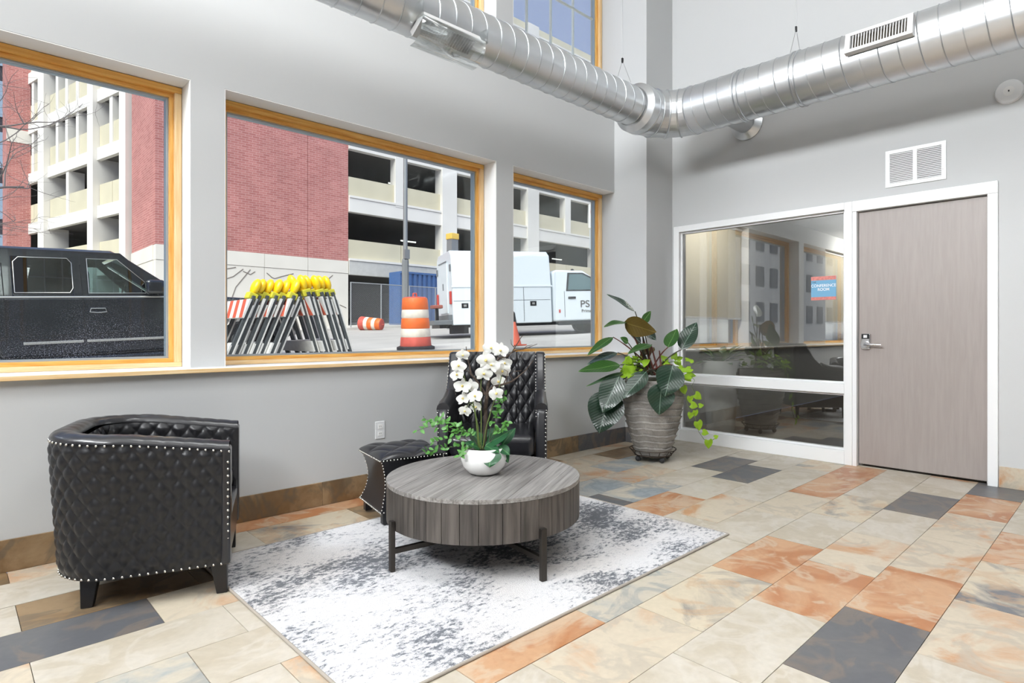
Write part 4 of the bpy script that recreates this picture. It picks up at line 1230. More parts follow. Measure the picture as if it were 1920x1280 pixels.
for i, sp in enumerate(SPR):
    f0, f1 = -.03, (-.03, -.12, .02, -.10, .06, -.12, -.04, 0, -.03, .04)[i]
    st = twig(sp, .002, .0009, f0, f1, 'sprig', stem_d)
    n = len(sp)
    for k in range(14):
        t = .25+.75*k/13; q = t*(n-1); a = min(int(q), n-2); fr_ = q-a
        zx = sp[a][0]*(1-fr_)+sp[a+1][0]*fr_; zy = sp[a][1]*(1-fr_)+sp[a+1][1]*fr_
        b = oz(zx, zy, f0+(f1-f0)*t)
        d = RV*hr.uniform(-1, 1)+UP*hr.uniform(-.8, 1)-FV*hr.uniform(-.4, .6)
        o = bpy.data.objects.new('leaflet', lm); link(o, st)
        orient(o, b, b+d, -FV*hr.uniform(.3, 1)+UP*hr.uniform(.2, 1)+RV*hr.uniform(-.4, .4), hr.uniform(.026, .038))
# ------------------------------------------------------------------ the street outside
def gz(x, y): return .2144+.046*x+.019*y
SW_ = .12
asph = mat('pale_asphalt', C(176, 172, 166), .9, var=.12, vscale=.8, bump=.3, bscale=40)
conc = mat('sidewalk_concrete', C(196, 192, 184), .9, var=.1, vscale=1.4)
def ground_piece(name, x0, x1, y0, y1, dz, m_, th=.1):
    c = [(x0, y0), (x1, y0), (x1, y1), (x0, y1)]
    o = MB().add([(x, y, gz(x, y)+dz-th) for x, y in c]+[(x, y, gz(x, y)+dz) for x, y in c],
                 [(3,2,1,0),(4,5,6,7),(0,1,5,4),(1,2,6,5),(2,3,7,6),(3,0,4,7)]).build(name, m_)
    return S(o)
ground_piece('street', -40, 60, 10.7, 24.0, 0, asph)
ground_piece('sidewalk', -40, 60, 4.3, 10.7, SW_, conc, .3)
ground_piece('far_sidewalk', -40, 60, 24.0, 60, .10, conc, .3)

# ---------------- parking garage with its brick stair tower
GY = 27.4
brick = brick_mat('red_brick', C(172, 106, 100), C(190, 126, 118), C(206, 164, 156))
brick_y = brick_mat('red_brick_return', C(172, 106, 100), C(190, 126, 118), C(206, 164, 156), 'yz')
lime = mat('limestone', C(226, 220, 208), .85, var=.06, vscale=.7)
precast = mat('white_precast', C(228, 224, 216), .85, var=.07, vscale=.6)
buff = mat('buff_precast', C(206, 198, 172), .9, var=.09, vscale=.7)
greyc = mat('grey_concrete', C(196, 194, 188), .9, var=.08)
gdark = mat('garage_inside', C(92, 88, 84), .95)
strip = emit_mat('garage_tube_light', (1, 1, .96, 1), 1.6)
gar = empty('parking_garage', (14.1, GY, 1.2)); tag(gar, 'concrete parking garage with a red brick tower across the street', 'building')
GO = Vector((14.1, GY, 1.2))
def gbox(name, x0, x1, y0, y1, z0, z1, m_, parent=gar, bevel=0):
    return MB().box(x0-GO.x, x1-GO.x, y0-GO.y, y1-GO.y, z0-GO.z, z1-GO.z).build(name, m_, parent, bevel=bevel)
RTOP = 20.8
# brick tower front in three panels with open joints, brick return on its left side
for a, b in ((5.9, 8.45), (8.47, 12.07), (12.09, 14.12)):
    gbox('brick_panel', a, b, GY, GY+.35, 4.66, RTOP, brick)
gbox('brick_return', 5.9, 6.25, GY+.36, 31.6, 4.66, RTOP, brick_y)
cuts_ = (5.9, 8.45, 10.1, 12.08, 14.12)
for a, b in zip(cuts_, cuts_[1:]):
    gbox('limestone_course', a+.008, b-.008, GY-.04, GY+.34, 4.05, 4.65, lime)
    gbox('limestone_block', a+.008, b-.008, GY-.02, GY+.34, .9, 4.035, lime)
gbox('limestone_course', 5.87, 6.25, GY+.35, 31.6, 4.05, 4.65, lime)
gbox('limestone_block', 5.89, 6.25, GY+.35, 31.6, .9, 4.035, lime)
vine_m = mat('engraved_line', C(120, 112, 104), .9)
for pts in ([(7.0, 3.2), (7.9, 3.7), (8.9, 3.95)], [(8.6, 2.2), (8.9, 3.1), (9.5, 3.9)], [(8.2, 3.3), (8.8, 3.55), (9.2, 3.9)], [(9.2, 3.8), (9.5, 3.68), (9.7, 3.82)],
            [(10.2, 3.8), (10.5, 3.55), (10.9, 3.7), (11.4, 3.85)], [(10.3, 3.5), (10.5, 3.0), (10.6, 2.7)], [(11.6, 3.1), (12.6, 3.3), (13.3, 3.9)], [(12.4, 2.6), (13.4, 2.6), (14.0, 2.35)],
            [(13.0, 1.9), (13.3, 1.5), (13.5, 2.0)], [(13.4, 2.0), (13.8, 1.3), (14.05, 1.2)], [(9.8, 3.3), (9.6, 2.6), (9.65, 2.2)]):
    q = []
    for i in range(9):
        t = i/8*(len(pts)-1); k = min(int(t), len(pts)-2); f = t-k
        q.append((pts[k][0]*(1-f)+pts[k+1][0]*f-GO.x, -.021, pts[k][1]*(1-f)+pts[k+1][1]*f-GO.z))
    MB().tube(q, .02, 5).build('engraved_vine', vine_m, gar)
# open parking decks to the right of the tower
XE = 56
LV = [4.0+3.1*i for i in range(6)]
for i, z in enumerate(LV):
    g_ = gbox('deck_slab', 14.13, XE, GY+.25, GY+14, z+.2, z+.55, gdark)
    for a, b in ((14.14, 20.13), (20.17, 26.73), (26.77, 33.33), (33.37, 39.93), (39.97, 46.5)):
        gbox('deck_beam', a, b, GY-.10, GY+.25, z, z+.68, precast if i else greyc)
        gbox('beam_lip', a, b, GY-.14, GY+.2, z+.69, z+.80, precast)
        if i < 5:
            md = (a+b)/2
            gbox('spandrel_panel', a, md-.02, GY+.02, GY+.2, z+.81, z+1.74, buff)
            gbox('spandrel_panel', md+.02, b, GY+.02, GY+.2, z+.81, z+1.74, buff)
        else:
            gbox('parapet_panel', a, b, GY+.0, GY+.2, z+.81, z+1.3, buff)
for x in (20.15, 26.75, 33.35, 39.95, 46.5):
    gbox('column', x-.5, x+.5, GY-.2, GY+.5, 1.0, RTOP, precast)
for x in (17.0, 23.45, 30.1, 36.7):
    gbox('mullion_post', x-.28, x+.28, GY-.12, GY+.4, 7.7, RTOP-.5, precast)
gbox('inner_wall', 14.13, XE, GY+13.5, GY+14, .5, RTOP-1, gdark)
for x, z in ((19.0, 6.35), (18.2, 9.5), (25.3, 6.4), (28.5, 9.55), (31.5, 6.4)):
    gbox('tube_light', x-.5, x+.5, GY+2.2, GY+2.26, z, z+.07, strip)
# left wing, swung away from the street
wing_root = empty('left_wing', (5.9-GO.x, 31.7-GO.y, -GO.z), (0, 0, math.atan2(.976, -.218)), gar)
def wbox(name, t0, t1, n0, n1, z0, z1, m_):      # t along the wing, n outwards (to the street side)
    return MB().box(t0, t1, n0, n1, z0, z1).build(name, m_, wing_root)
BB = [3.85, 6.6, 9.37, 12.15, 14.95, 17.75, 20.5]
for i, z in enumerate(BB):
    for a, b in ((.67, 3.35), (3.99, 9.29), (10.11, 12.9)):
        wbox('deck_beam', a, b, -.15, .05, z, z+.58, precast)
        if i < 6:
            up = z > 9
            posts = {.67: [2.0], 3.99: [5.7, 7.0, 8.2] if up else [6.9], 10.11: [11.5]}[a]
            if z > 5:
                ed = [a]+posts+[b]
                for p0, p1 in zip(ed, ed[1:]): wbox('spandrel_panel', p0+.02, p1-.02, -.22, -.06, z+.59, z+1.62, buff)
                if up or a == 3.99:
                    for p in posts: wbox('mullion_post', p-.16, p+.16, -.7, -.0, z+.58, BB[i+1], precast)
            else:
                wbox('spandrel_panel', a, b, -.22, -.06, z+.59, z+1.62, buff)
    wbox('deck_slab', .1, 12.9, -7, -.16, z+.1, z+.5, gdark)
for t0, t1 in ((.05, .66), (3.36, 3.98), (9.3, 10.1)):
    wbox('column', t0, t1, -.9, .22, .6, RTOP, precast)
wbox('inner_wall', .1, 18, -7.4, -7, .6, RTOP-1, gdark)
wbox('end_wall', 12.95, 13.3, -7, .0, .6, RTOP-1, gdark)
wbox('tube_light', 5.6, 5.9, -3, -1.8, 5.95, 6.0, strip)
gbox('brick_pier', 2.35, 3.35, 43.4, 47, .6, 22, brick)
gbox('stone_band', 2.33, 3.37, 43.36, 43.5, 11.6, 12.3, lime)

# glass office block at the far left
ob = empty('office_block', (0, 46, 1)); tag(ob, 'dark glass office block with blue panes beyond the brick pier', 'building')
MB().box(-12, 2.75, 1.0, 10, 0, 22).build('body', mat('office_dark', C(58, 62, 70), .5), ob)
pane_b = mat('office_blue_pane', C(150, 182, 205), .15)
for iz in range(7):
    for ix in range(4):
        MB().box(-2.0+ix*1.2, -.95+ix*1.2, .93, .99, .8+iz*3.0, 2.9+iz*3.0).build('pane', pane_b, ob)

# pale street block farther down the road (mirrored in the sidelight)
sb = empty('street_block', (-30, 27, 0)); tag(sb, 'long pale stone street block with rows of dark windows beyond the pickup', 'building')
MB().box(-45, 14, 0, 12, -1, 13).build('body', mat('pale_stone', C(205, 202, 196), .85, var=.08), sb)
wd_ = mat('street_block_window', C(70, 78, 86), .2)
wm_ = MB().box(-.9, .9, -.06, .02, 0, 2.0).mesh('window'); wm_.materials.append(wd_)
for iz in range(3):
    for ix in range(18):
        o = bpy.data.objects.new('window', wm_); link(o, sb); o.location = (-43+ix*3.2, 0, 2.2+iz*3.6)
# bare tree
tr_ = empty('bare_tree', (-.9, 19.0, gz(-.9, 19))); tag(tr_, 'leafless street tree with thin twisting branches before the brick pier', 'tree')
tw = mat('tree_bark', C(120, 112, 108), .9)
tg = random.Random(5)
mb_t = MB(); mb_b = MB()
def grow(mb, p, d, L, r, lev):
    pts = [p]; n = 5; q = p
    for i in range(n):
        d = (d+Vector((tg.uniform(-.25, .25), tg.uniform(-.25, .25), tg.uniform(-.16, .2)))).normalized()
        q = q+d*(L/n); pts.append(q)
    mb.tube(pts, [r*(1-.6*i/n) for i in range(n+1)], 5 if lev else 8, False)
    if lev >= 4: return
    for k in range(4 if lev else 9):
        j = tg.randint(2, n)
        nd = (d*.5+Vector((tg.uniform(-1, 1), tg.uniform(-1, 1), tg.uniform(-.4, .7)))).normalized()
        grow(mb_b, pts[j], nd, L*.55, max(r*.42, .004), lev+1)
grow(mb_t, Vector((0, 0, 0)), Vector((0, 0, 1)), 5.0, .13, 0)
for s in range(9):
    grow(mb_b, Vector((0, 0, 2.0+s*.6)), Vector((1.0, tg.uniform(-.7, .4), .3)).normalized(), 1.9, .02, 2)
mb_t.build('trunk', tw, tr_, smooth=True)
o = mb_b.build('branches', tw, tr_); o['kind'] = 'stuff'

# ---------------- dark pickup parked outside the first window
car_black = mat('black_car_paint', (.012, .014, .018, 1), .16, spec=.7, coat=.6)
car_glass = glass_mat('car_glass', tint=(.62, .70, .70, 1), refl=1.0, base=.04)
dark_glass = glass_mat('tinted_car_glass', tint=(.22, .25, .27, 1), refl=1.0, base=.05)
car_in = mat('car_interior', C(60, 66, 68), .8)
seat_m = mat('pale_car_seat', C(196, 206, 204), .8)
chr_t = mat('car_trim_silver', C(196, 196, 192), .3, .7)
tyre = mat('tyre', (.015, .015, .016, 1), .8)
seam_m = mat('car_seam', (.002, .002, .002, 1), .7)
def wheel(parent, x, y, r, w, sgn):
    t = MB().tube([(x, y, r), (x, y+sgn*w, r)], r, 28).build('wheel', tyre, parent, smooth=True, bevel=.02)
    MB().tube([(x, y-sgn*.004, r), (x, y+sgn*.05, r)], r*.62, 24).build('hubcap', chr_t, t, smooth=True)
    return t
SLOPE = math.atan(.046)
PT = 11.25
pk = empty('pickup_truck', (1.53, PT, gz(1.53, PT)), (0, -SLOPE, 0))
tag(pk, 'black four-door pickup truck parked at the kerb outside the large window', 'truck')
WD = 1.9
low = [(-1.05, .48), (-1.05, 1.20), (1.36, 1.20), (1.45, 1.22), (2.9, 1.12), (3.12, 1.05), (3.22, .95), (3.25, .55), (3.1, .42), (2.85, .40), (2.75, .62), (2.55, .82), (2.3, .88), (2.05, .82), (1.85, .62), (1.75, .30), (-.95, .30)]
MB().prism(low, 0, WD, 'y').build('lower_body', car_black, pk, bevel=.05, seg=4, smooth=True)
bed = [(-1.09, .48), (-1.09, 1.24), (-3.0, 1.24), (-3.05, .55), (-2.6, .45), (-2.5, .7), (-2.2, .88), (-1.9, .88), (-1.6, .7), (-1.5, .45)]
MB().prism(bed, 0, WD, 'y').build('bed', car_black, pk, bevel=.04, seg=3, smooth=True)
INS = .10                                    # the roof sits inboard of the doors
def slab(poly_lo, name, m_, th=.05):         # side frame between belt and roof, leaning inboard
    for y_ in (0, 1):
        vs = []
        for t_ in (0, th):
            for (x, z) in poly_lo:
                k = (z-1.2)/.72
                yy = .02+INS*k+t_
                vs.append((x, yy if y_ == 0 else WD-yy, z))
        n = len(poly_lo)
        fs = [tuple(range(n)), tuple(range(2*n-1, n-1, -1))]+[(i, i+n, (i+1) % n+n, (i+1) % n) for i in range(n)]
        MB().add(vs, fs).build(name, m_, pk, bevel=.008)
slab([(-1.05, 1.19), (-.80, 1.19), (-.80, 1.80), (-.98, 1.80)], 'rear_pillar', car_black)
slab([(-.11, 1.19), (.075, 1.19), (.075, 1.80), (-.11, 1.80)], 'door_pillar', car_black)
slab([(1.02, 1.19), (1.42, 1.19), (.58, 1.80), (.44, 1.80)], 'windscreen_pillar', car_black)
slab([(-.98, 1.78), (.62, 1.78), (.52, 1.88), (-.95, 1.90)], 'roof_rail', car_black)
slab([(-.80, 1.19), (-.11, 1.19), (-.11, 1.235), (-.80, 1.235)], 'belt_moulding', car_black)
slab([(.075, 1.19), (1.1, 1.19), (1.06, 1.235), (.075, 1.235)], 'belt_moulding', car_black)
MB().add([(-.97, .11, 1.86), (.52, .11, 1.85), (.52, WD-.11, 1.85), (-.97, WD-.11, 1.86), (-.93, .2, 1.93), (.42, .2, 1.92), (.42, WD-.2, 1.92), (-.93, WD-.2, 1.93)],
         [(3,2,1,0),(4,5,6,7),(0,1,5,4),(1,2,6,5),(2,3,7,6),(3,0,4,7)]).build('roof', car_black, pk, bevel=.03, seg=3, smooth=True)
slab([(-.80, 1.235), (-.11, 1.235), (-.11, 1.78), (-.80, 1.78)], 'rear_window', dark_glass, .006)
slab([(.075, 1.235), (1.02, 1.235), (.46, 1.78), (.075, 1.78)], 'front_window', car_glass, .006)
MB().add([(1.40, .07, 1.21), (.56, .16, 1.83), (.56, WD-.16, 1.83), (1.40, WD-.07, 1.21)], [(0, 1, 2, 3)]).build('windscreen', car_glass, pk, thick=.006)
def surround(pts):
    P = []
    for (x, z) in pts+[pts[0]]:
        k = (z-1.2)/.72; P.append((x, .012+INS*k, z))
    MB().tube(P, .005, 6).build('window_surround', chr_t, pk, smooth=True)
surround([(-.78, 1.25), (-.15, 1.25), (-.11, 1.32), (-.11, 1.70), (-.16, 1.77), (-.72, 1.77), (-.78, 1.70)])
surround([(.08, 1.245), (1.0, 1.245), (.47, 1.775), (.08, 1.775)])
for x in (-.9, 0.0, 1.16):
    MB().box(x-.006, x+.006, -.003, .004, .46, 1.20).build('door_seam', seam_m, pk)
for x in (-.9, .0):
    MB().bar((x, .022, 1.21), (x-.01, .022+INS*.85, 1.80), .012, .006, (0, 1, 0)).build('door_seam', seam_m, pk)
MB().box(-.95, 1.15, -.004, .004, .615, .625).build('body_crease', seam_m, pk)
MB().tube([(-1.04, .004, 1.185), (1.38, .004, 1.185)], .014, 6).build('belt_strip', chr_t, pk)  # thin silver strip along the belt line
for a, b in ((-.72, -.02), (.02, 1.14)):
    MB().box(a, b, -.022, .002, .495, .535).build('side_strip', chr_t, pk, bevel=.006)
h_ = MB().box(.06, .30, -.012, .004, .93, 1.03).build('door_handle', car_black, pk, bevel=.03, seg=3)
MB().tube([(.075, -.014, .955), (.09, -.014, 1.01), (.27, -.014, 1.01), (.285, -.014, .955), (.18, -.014, .945), (.075, -.014, .955)], .006, 6).build('handle_rim', chr_t, h_)
MB().tube([(-.95, -.06, .24), (1.6, -.06, .24)], .05, 10).build('side_step', car_black, pk, smooth=True)
MB().box(-2.9, 3.0, .12, WD-.12, .16, .5).build('underbody', black_metal, pk)
MB().box(.80, 1.06, -.20, -.03, 1.22, 1.45).build('mirror', car_black, pk, bevel=.05, seg=4, smooth=True)
MB().tube([(.98, -.06, 1.26), (1.03, .05, 1.20)], .03, 8).build('mirror_arm', car_black, pk)
MB().box(-1.0, 1.3, .06, WD-.06, .6, 1.17).build('cabin_tub', car_in, pk)
for y in (.3, 1.15):
    MB().box(-.02, .14, y, y+.45, 1.1, 1.62).build('seat', seat_m, pk, bevel=.05, seg=3)
    MB().box(-.92, -.75, y, y+.45, 1.1, 1.60).build('seat', car_in, pk, bevel=.05, seg=3)
MB().tube([(.62+.03*math.sin(a), .52+.17*math.cos(a), 1.27+.16*math.sin(a)) for a in [2*PI*k/20 for k in range(21)]], .014, 6).build('steering_wheel', car_in, pk)
MB().box(.75, 1.3, .1, WD-.1, 1.15, 1.25).build('dashboard', car_in, pk, bevel=.03)
for x in (2.3, -2.05):
    wheel(pk, x, .02, .37, .25, 1); wheel(pk, x, WD-.02, .37, .25, -1)
MB().box(3.2, 3.3, .1, WD-.1, .45, .68).build('bumper', chr_t, pk, bevel=.04, seg=3)
for y in (.12, WD-.42): MB().box(3.16, 3.235, y, y+.3, .82, 1.0).build('headlamp', car_glass, pk, bevel=.02)

# ---------------- white service truck
sv_paint = mat('white_truck_paint', C(222, 230, 234), .3, coat=.3)
sv_grey = mat('bumper_plate', C(120, 124, 126), .5, .5)
red_l = mat('tail_lamp_red', C(190, 60, 50), .3)
hd_ = math.atan2(-.398, .917)
sx, sy = 10.3, 13.7
tilt = -math.atan(.046*math.cos(hd_)+.019*math.sin(hd_))
sv = empty('service_truck', (sx, sy, gz(sx, sy)), (0, tilt, hd_))
tag(sv, 'white utility service truck with tall box body parked across the street', 'truck')
BW = 2.1
sec = [(0, .40), (0, 1.50), (.10, 2.42), (.30, 2.56), (BW-.30, 2.56), (BW-.10, 2.42), (BW, 1.50), (BW, .40)]
MB().prism(sec, 0, 3.05, 'x').build('box_body', sv_paint, sv, bevel=.03, seg=3)
MB().box(-.03, 3.08, -.02, .03, 1.47, 1.52).build('side_rail', sv_paint, sv, bevel=.01)
for x in (.95, 2.15): MB().box(x-.008, x+.008, -.004, .003, .46, 1.46).build('locker_seam', sv_grey, sv)
MB().box(.02, 3.0, -.004, .003, 1.08, 1.092).build('locker_seam', sv_grey, sv)
for x, z in ((.35, .95), (2.45, .98)):
    l_ = MB().box(x-.10, x+.10, -.012, .0, z-.07, z+.07).build('locker_latch', black_metal, sv, bevel=.02)
    MB().box(x-.04, x+.04, -.02, -.012, z-.03, z+.03).build('latch_paddle', chr_t, l_)
MB().box(.72, .84, -.006, .0, .95, 1.07).build('safety_sticker', mat('sticker_pink', C(220, 160, 160), .5), sv)
# rear: door, lamps, vice, step
MB().box(-.03, .0, .55, 1.55, .75, 2.25).build('rear_door', sv_paint, sv, bevel=.01)
MB().box(-.045, -.03, .52, 1.58, 2.25, 2.28).build('drip_rail', sv_grey, sv)
for y in (.18, BW-.18):
    MB().box(-.05, .0, y-.08, y+.08, 1.0, 1.38).build('tail_lamp', red_l, sv, bevel=.03)
    MB().box(-.03, .0, y-.06, y+.06, 1.95, 2.15).build('vent_cover', sv_grey, sv, bevel=.01)
MB().box(-.04, -.028, 1.0, 1.1, 1.45, 1.65).build('door_latch', sv_grey, sv, bevel=.01)
MB().box(-.55, .0, .05, BW-.05, .42, .55).build('step_bumper', sv_grey, sv, bevel=.01)
MB().box(-.12, .0, .1, BW-.1, .55, .70).build('bumper_plate', sv_grey, sv)
MB().tube([(-.35, .55, .55), (-.35, .55, .9)], .05, 10).build('vice_post', black_metal, sv)
MB().box(-.5, -.2, .4, .8, .9, 1.0).build('bench_vice', mat('rust_red', C(150, 84, 70), .6), sv, bevel=.02)
MB().box(.0, .5, .25, .55, .15, .42).build('mud_flap', rubber, sv)
MB().box(-.3, 5.0, .5, 1.6, .32, .46).build('chassis', black_metal, sv)
# cab
cab = [(3.12, .42), (3.12, 1.93), (3.25, 1.99), (4.15, 1.97), (4.55, 1.72), (4.95, 1.32), (5.7, 1.22), (5.95, 1.05), (6.0, .5), (5.85, .42), (5.45, .42), (5.3, .75), (5.0, .88), (4.7, .75), (4.55, .42)]
MB().prism(cab, .06, BW-.06, 'y').build('cab', sv_paint, sv, bevel=.06, seg=4, smooth=True)
MB().prism([(3.62, 1.38), (4.80, 1.38), (4.42, 1.72), (4.12, 1.86), (3.68, 1.86)], .045, .055, 'y').build('cab_window', mat('cab_glass_dark', C(92, 118, 120), .08, spec=.8), sv, bevel=.003)
MB().prism([(3.56, 1.34), (4.88, 1.34), (4.45, 1.76), (4.14, 1.90), (3.62, 1.90)], .052, .062, 'y').build('window_gasket', black_metal, sv)
for x in (3.5, 4.85): MB().box(x-.007, x+.007, .052, .062, .55, 1.34).build('door_seam', sv_grey, sv)
MB().box(3.62, 3.88, .03, .06, 1.10, 1.17).build('door_handle', black_metal, sv, bevel=.015)
MB().box(3.3, 4.6, .06, .2, .30, .42).build('sill_step', black_metal, sv, bevel=.02)
MB().box(4.78, 4.98, -.22, .04, 1.36, 1.64).build('wing_mirror', black_metal, sv, bevel=.03)
MB().lathe([(.06, 0), (.06, .06), (.03, .09), (.001, .09)], 14, (4.0, .5, 1.97)).build('beacon', black_metal, sv)
let = mat('truck_lettering', C(70, 62, 58), .6)
text_mesh('lettering', 'PS', .30, let, sv, (4.02, .052, .93), (R(90), 0, 0), .002, 'LEFT', 1.15)
text_mesh('lettering', 'Primar', .13, let, sv, (4.06, .052, .72), (R(90), 0, 0), .002, 'LEFT', 1.1)
MB().box(3.3, 3.36, .05, .06, .68, .78).build('door_sticker', red_l, sv)
for x in (1.45, 5.0):
    wheel(sv, x, .05, .40, .28, 1); wheel(sv, x, BW-.05, .40, .28, -1)
MB().prism([(1.0, .40), (1.05, .72), (1.25, .90), (1.45, .95), (1.65, .90), (1.85, .72), (1.9, .40)], -.012, .05, 'y').build('wheel_arch', rubber, sv)

# ---------------- folded barricades with amber lamps
leg_b = mat('barricade_post', C(72, 76, 78), .6, var=.2, vscale=20)
bw_ = mat('barricade_white', C(218, 216, 212), .6, var=.08, vscale=14)
bo_ = mat('barricade_orange', C(206, 92, 66), .6)
amber = mat('amber_lens', C(255, 214, 10), .3, coat=.3)
amber_b = mat('lamp_case_yellow', C(214, 206, 60), .5)
def barricade(first):
    root = empty('folded_barricade')
    for y in (0, 1.15):
        MB().box(-.022, .022, y-.03, y+.03, 0, 1.12).build('post', leg_b, root, bevel=.004)
        MB().box(.026, .05, y-.03, y+.03, .03, .98).build('post', bw_, root, bevel=.004)
    tbd = MB().box(-.052, -.024, -.06, 1.21, .74, 1.05).build('striped_board', bw_, root)
    for k in range(4):
        y0 = -.05+.31*k
        MB().add([(-.0535, y0, .742), (-.0535, y0+.15, .742), (-.0535, y0+.30, 1.048), (-.0535, y0+.15, 1.048), (-.0522, y0, .742), (-.0522, y0+.15, .742), (-.0522, y0+.30, 1.048), (-.0522, y0+.15, 1.048)],
                 [(3,2,1,0),(4,5,6,7),(0,1,5,4),(1,2,6,5),(2,3,7,6),(3,0,4,7)]).build('orange_stripe', bo_, tbd)
    MB().box(-.052, -.024, -.04, 1.19, .12, .30).build('lower_board', bw_, root)
    lp = MB().box(-.07, .07, .03, .21, 1.06, 1.17).build('warning_lamp', amber_b, root, bevel=.015)
    MB().ball((0, .12, 1.28), .115, 16, 10, (.55, 1, 1.15)).build('lens', amber, lp, smooth='all')
    return root
bar0 = barricade(True)
bg = random.Random(9)
def put(o, xb, yb, lean, label, group):
    o.location = (xb, yb, gz(xb, yb)+SW_+.03*abs(math.sin(lean))); o.rotation_euler = (0, lean+bg.uniform(-.012, .012), bg.uniform(-.03, .03))
    tag(o, label, 'barricade', group)
first = True
for i in range(7):
    o = bar0 if first else copy_tree(bar0); first = False
    xb = 2.93+i*.12
    put(o, xb, 9.5+bg.uniform(-.08, .08), R(22), 'folded striped barricade tilted toward the drum, standing in the row beside the pickup' if i else 'folded barricade at the pickup end of the row showing its orange striped board', 'barricades leaning in a row')
for i in range(6):
    o = copy_tree(bar0)
    xb = 4.38+i*.12
    put(o, xb, 9.5+bg.uniform(-.08, .08), R(-17), 'folded striped barricade tilted back toward the pickup, in the row nearer the orange drum' if i < 5 else 'folded barricade at the open end of the row, next to the orange drum', 'barricades leaning back')

# ---------------- drums, cone, pole, fence, container, signs
dr_o = mat('drum_orange', C(232, 108, 40), .5, var=.12, vscale=6)
dr_r = mat('drum_faded_red', C(196, 84, 70), .6, var=.2, vscale=8)
dr_w = mat('drum_white', C(224, 214, 200), .6, var=.15, vscale=8)
def drum(name, loc, rot, lab, faded):
    d_ = empty(name, loc, rot); tag(d_, lab, 'drum')
    z = 0; bands = [(.0, .24, .30, .285, dr_r), (.24, .40, .285, .275, dr_w), (.40, .60, .275, .262, dr_o), (.60, .76, .262, .255, dr_w), (.76, .98, .255, .24, dr_o)]
    for z0, z1, r0, r1, m_ in bands:
        MB().lathe([(r0-.01, z0), (r0, z0+.02), (r1, z1-.02), (r1-.01, z1)], 28).build('band', m_, d_, smooth=True)
    MB().lathe([(.23, .98), (.2, 1.0), (.05, 1.01), (.001, 1.01)], 24).build('lid', dr_r, d_, smooth=True)
    MB().tube([(-.04, 0, 1.0), (-.03, 0, 1.07), (.03, 0, 1.07), (.04, 0, 1.0)], .018, 6).build('handle', dr_r, d_)
    if not faded: MB().lathe([(.36, -.0), (.36, .05), (.31, .07)], 28, cap1=False).build('rubber_base', rubber, d_)
    return d_
dx_, dy_ = 6.42, 9.75
drum('traffic_drum', (dx_, dy_, gz(dx_, dy_)+SW_+.005), (R(1), R(-2), 0), 'orange and white striped traffic drum standing on the sidewalk outside', False)
fx, fy = 12.6, 23.3
drum('traffic_drum', (fx, fy, gz(fx, fy)+.295), (R(93), 0, R(30)), 'orange and white drum lying on its side by the chain-link fence', True)
cx_, cy_ = 8.15, 8.85
cn = empty('traffic_cone', (cx_, cy_, gz(cx_, cy_)+SW_)); tag(cn, 'small faded orange traffic cone near the white truck', 'cone')
MB().lathe([(.15, .03), (.03, .48), (.025, .48)], 20, cap0=False).build('cone', mat('cone_orange', C(226, 110, 84), .5), cn, smooth=True)
MB().box(-.18, .18, -.18, .18, .005, .03).build('base', mat('cone_orange', C(226, 110, 84), .5), cn)

px_, py_ = 13.96, 22.0
lp_ = empty('lamp_post', (px_, py_, gz(px_, py_))); tag(lp_, 'tall plain grey steel lamp post in front of the garage', 'lamp post')
pm2 = mat('grey_post_steel', C(140, 142, 142), .5, .4)
MB().lathe([(.10, 0), (.075, 14)], 20).build('shaft', pm2, lp_, smooth=True)
MB().lathe([(.15, 0), (.15, 2.9), (.13, 3.0)], 8).build('sleeve', mat('post_sleeve', C(120, 122, 122), .6), lp_)
MB().box(-.12, .12, -.16, -.05, 3.0, 3.4).build('switch_box', pm2, lp_)
yx, yy = 14.95, 20.0
yp = empty('capped_pillar', (yx, yy, gz(yx, yy))); tag(yp, 'grey pillar with a yellow cap rising behind the white truck', 'pillar')
MB().box(-.17, .17, -.17, .17, 0, 3.7).build('pillar', pm2, yp)
MB().box(-.20, .20, -.20, .20, 3.7, 3.95).build('cap', mat('yellow_cap', C(226, 188, 84), .5), yp, bevel=.03)

steel = mat('galvanised_fence', C(168, 170, 170), .5, .5)
fe = empty('chain_link_fence', (12.7, 24.4, gz(15, 24.4)+.1)); tag(fe, 'galvanised chain-link fence across the garage entrance', 'fence')
for k in range(6):
    MB().tube([(k*1.5, 0, -.1), (k*1.5, 0, 1.9)], .03, 8).build('post', steel, fe, smooth=True)
MB().tube([(0, 0, 1.88), (7.5, 0, 1.88)], .022, 8).build('rail', steel, fe, smooth=True)
MB().tube([(0, 0, .08), (7.5, 0, .08)], .012, 6).build('rail', steel, fe, smooth=True)
mb = MB(); s_ = .085
k = -1.8
while k < 7.5:
    for sg_ in (1, -1):
        x0, x1 = (k, k+1.8) if sg_ > 0 else (k+1.8, k)
        z0, z1 = .08, 1.88
        def clip(xa, za, xb, zb):
            t0, t1 = 0, 1
            if xb != xa:
                ta, tb_ = sorted(((0-xa)/(xb-xa), (7.5-xa)/(xb-xa)))
                t0, t1 = max(0, ta), min(1, tb_)
            return (t0, t1)
        t0, t1 = clip(x0, z0, x1, z1)
        if t1 > t0:
            P = [(x0+(x1-x0)*t, .004*sg_, z0+(z1-z0)*t) for t in (t0, t1)]
            mb.tube(P, .0035, 3, False)
    k += s_
o = mb.build('wire_mesh', steel, fe); o['kind'] = 'stuff'

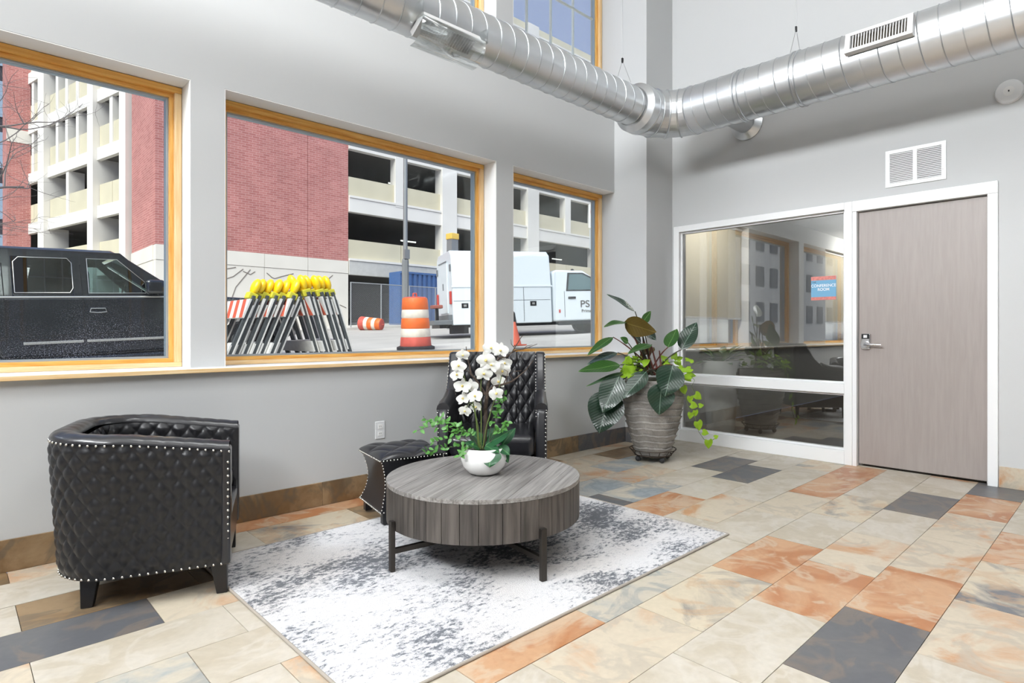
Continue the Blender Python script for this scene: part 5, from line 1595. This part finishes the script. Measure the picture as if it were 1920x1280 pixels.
cb_ = mat('container_blue', C(62, 98, 150), .6, var=.12, vscale=3)
ct = empty('shipping_container', (15.75, 25.2, gz(16, 25)+.1)); tag(ct, 'blue corrugated shipping container behind the chain-link fence', 'container')
MB().box(.0, 5.0, .08, 1.1, 0, 2.6).build('body', cb_, ct)
cm = MB().box(-.07, .07, 0, .08, .1, 2.5).mesh('corrugation'); cm.materials.append(cb_)
for k in range(17):
    o = bpy.data.objects.new('corrugation', cm); link(o, ct); o.location = (.25+k*.28, 0, 0)
MB().box(0, 5.0, -.02, .08, 2.5, 2.6).build('top_rail', cb_, ct); MB().box(0, 5.0, -.02, .08, 0, .1).build('bottom_rail', cb_, ct)
MB().box(2.45, 2.6, -.03, -.021, .5, 2.3).build('warning_strip', mat('container_marks', C(205, 190, 190), .6), ct)

nx, ny = 9.45, 7.80
ns = empty('parking_sign', (nx, ny, gz(nx, ny)+SW_)); tag(ns, 'white no-parking sign with red ring on a street pole by the last window', 'sign')
sgw = mat('sign_white', C(232, 232, 228), .5); sgr = mat('sign_red', C(190, 50, 56), .5); sgk = mat('sign_black', C(40, 40, 44), .5)
MB().tube([(0, .03, 0), (0, .03, 3.2)], .025, 8).build('pole', steel, ns, smooth=True)
face = empty('upper_plate', (0, 0, 0), (0, 0, R(YAW-90)), ns)
MB().box(-.15, .15, -.006, 0, 2.36, 2.84).build('plate', sgw, face)
MB().box(-.13, .13, -.006, 0, 1.92, 2.33).build('lower_plate', mat('sign_back_grey', C(190, 196, 198), .5), face)
MB().tube([(.10*math.cos(2*PI*k/28), -.008, 2.69+.10*math.sin(2*PI*k/28)) for k in range(29)], .011, 6, False).build('red_ring', sgr, face)
MB().bar((-.07, -.012, 2.76), (.07, -.012, 2.62), .004, .018, (0, 1, 0)).build('red_slash', sgr, face)
text_mesh('lettering', 'P', .17, sgk, face, (-.045, -.0075, 2.69), (R(90), 0, 0), .0005)
text_mesh('lettering', 'END', .085, sgk, face, (-.09, -.0075, 2.46), (R(90), 0, 0), .0005)
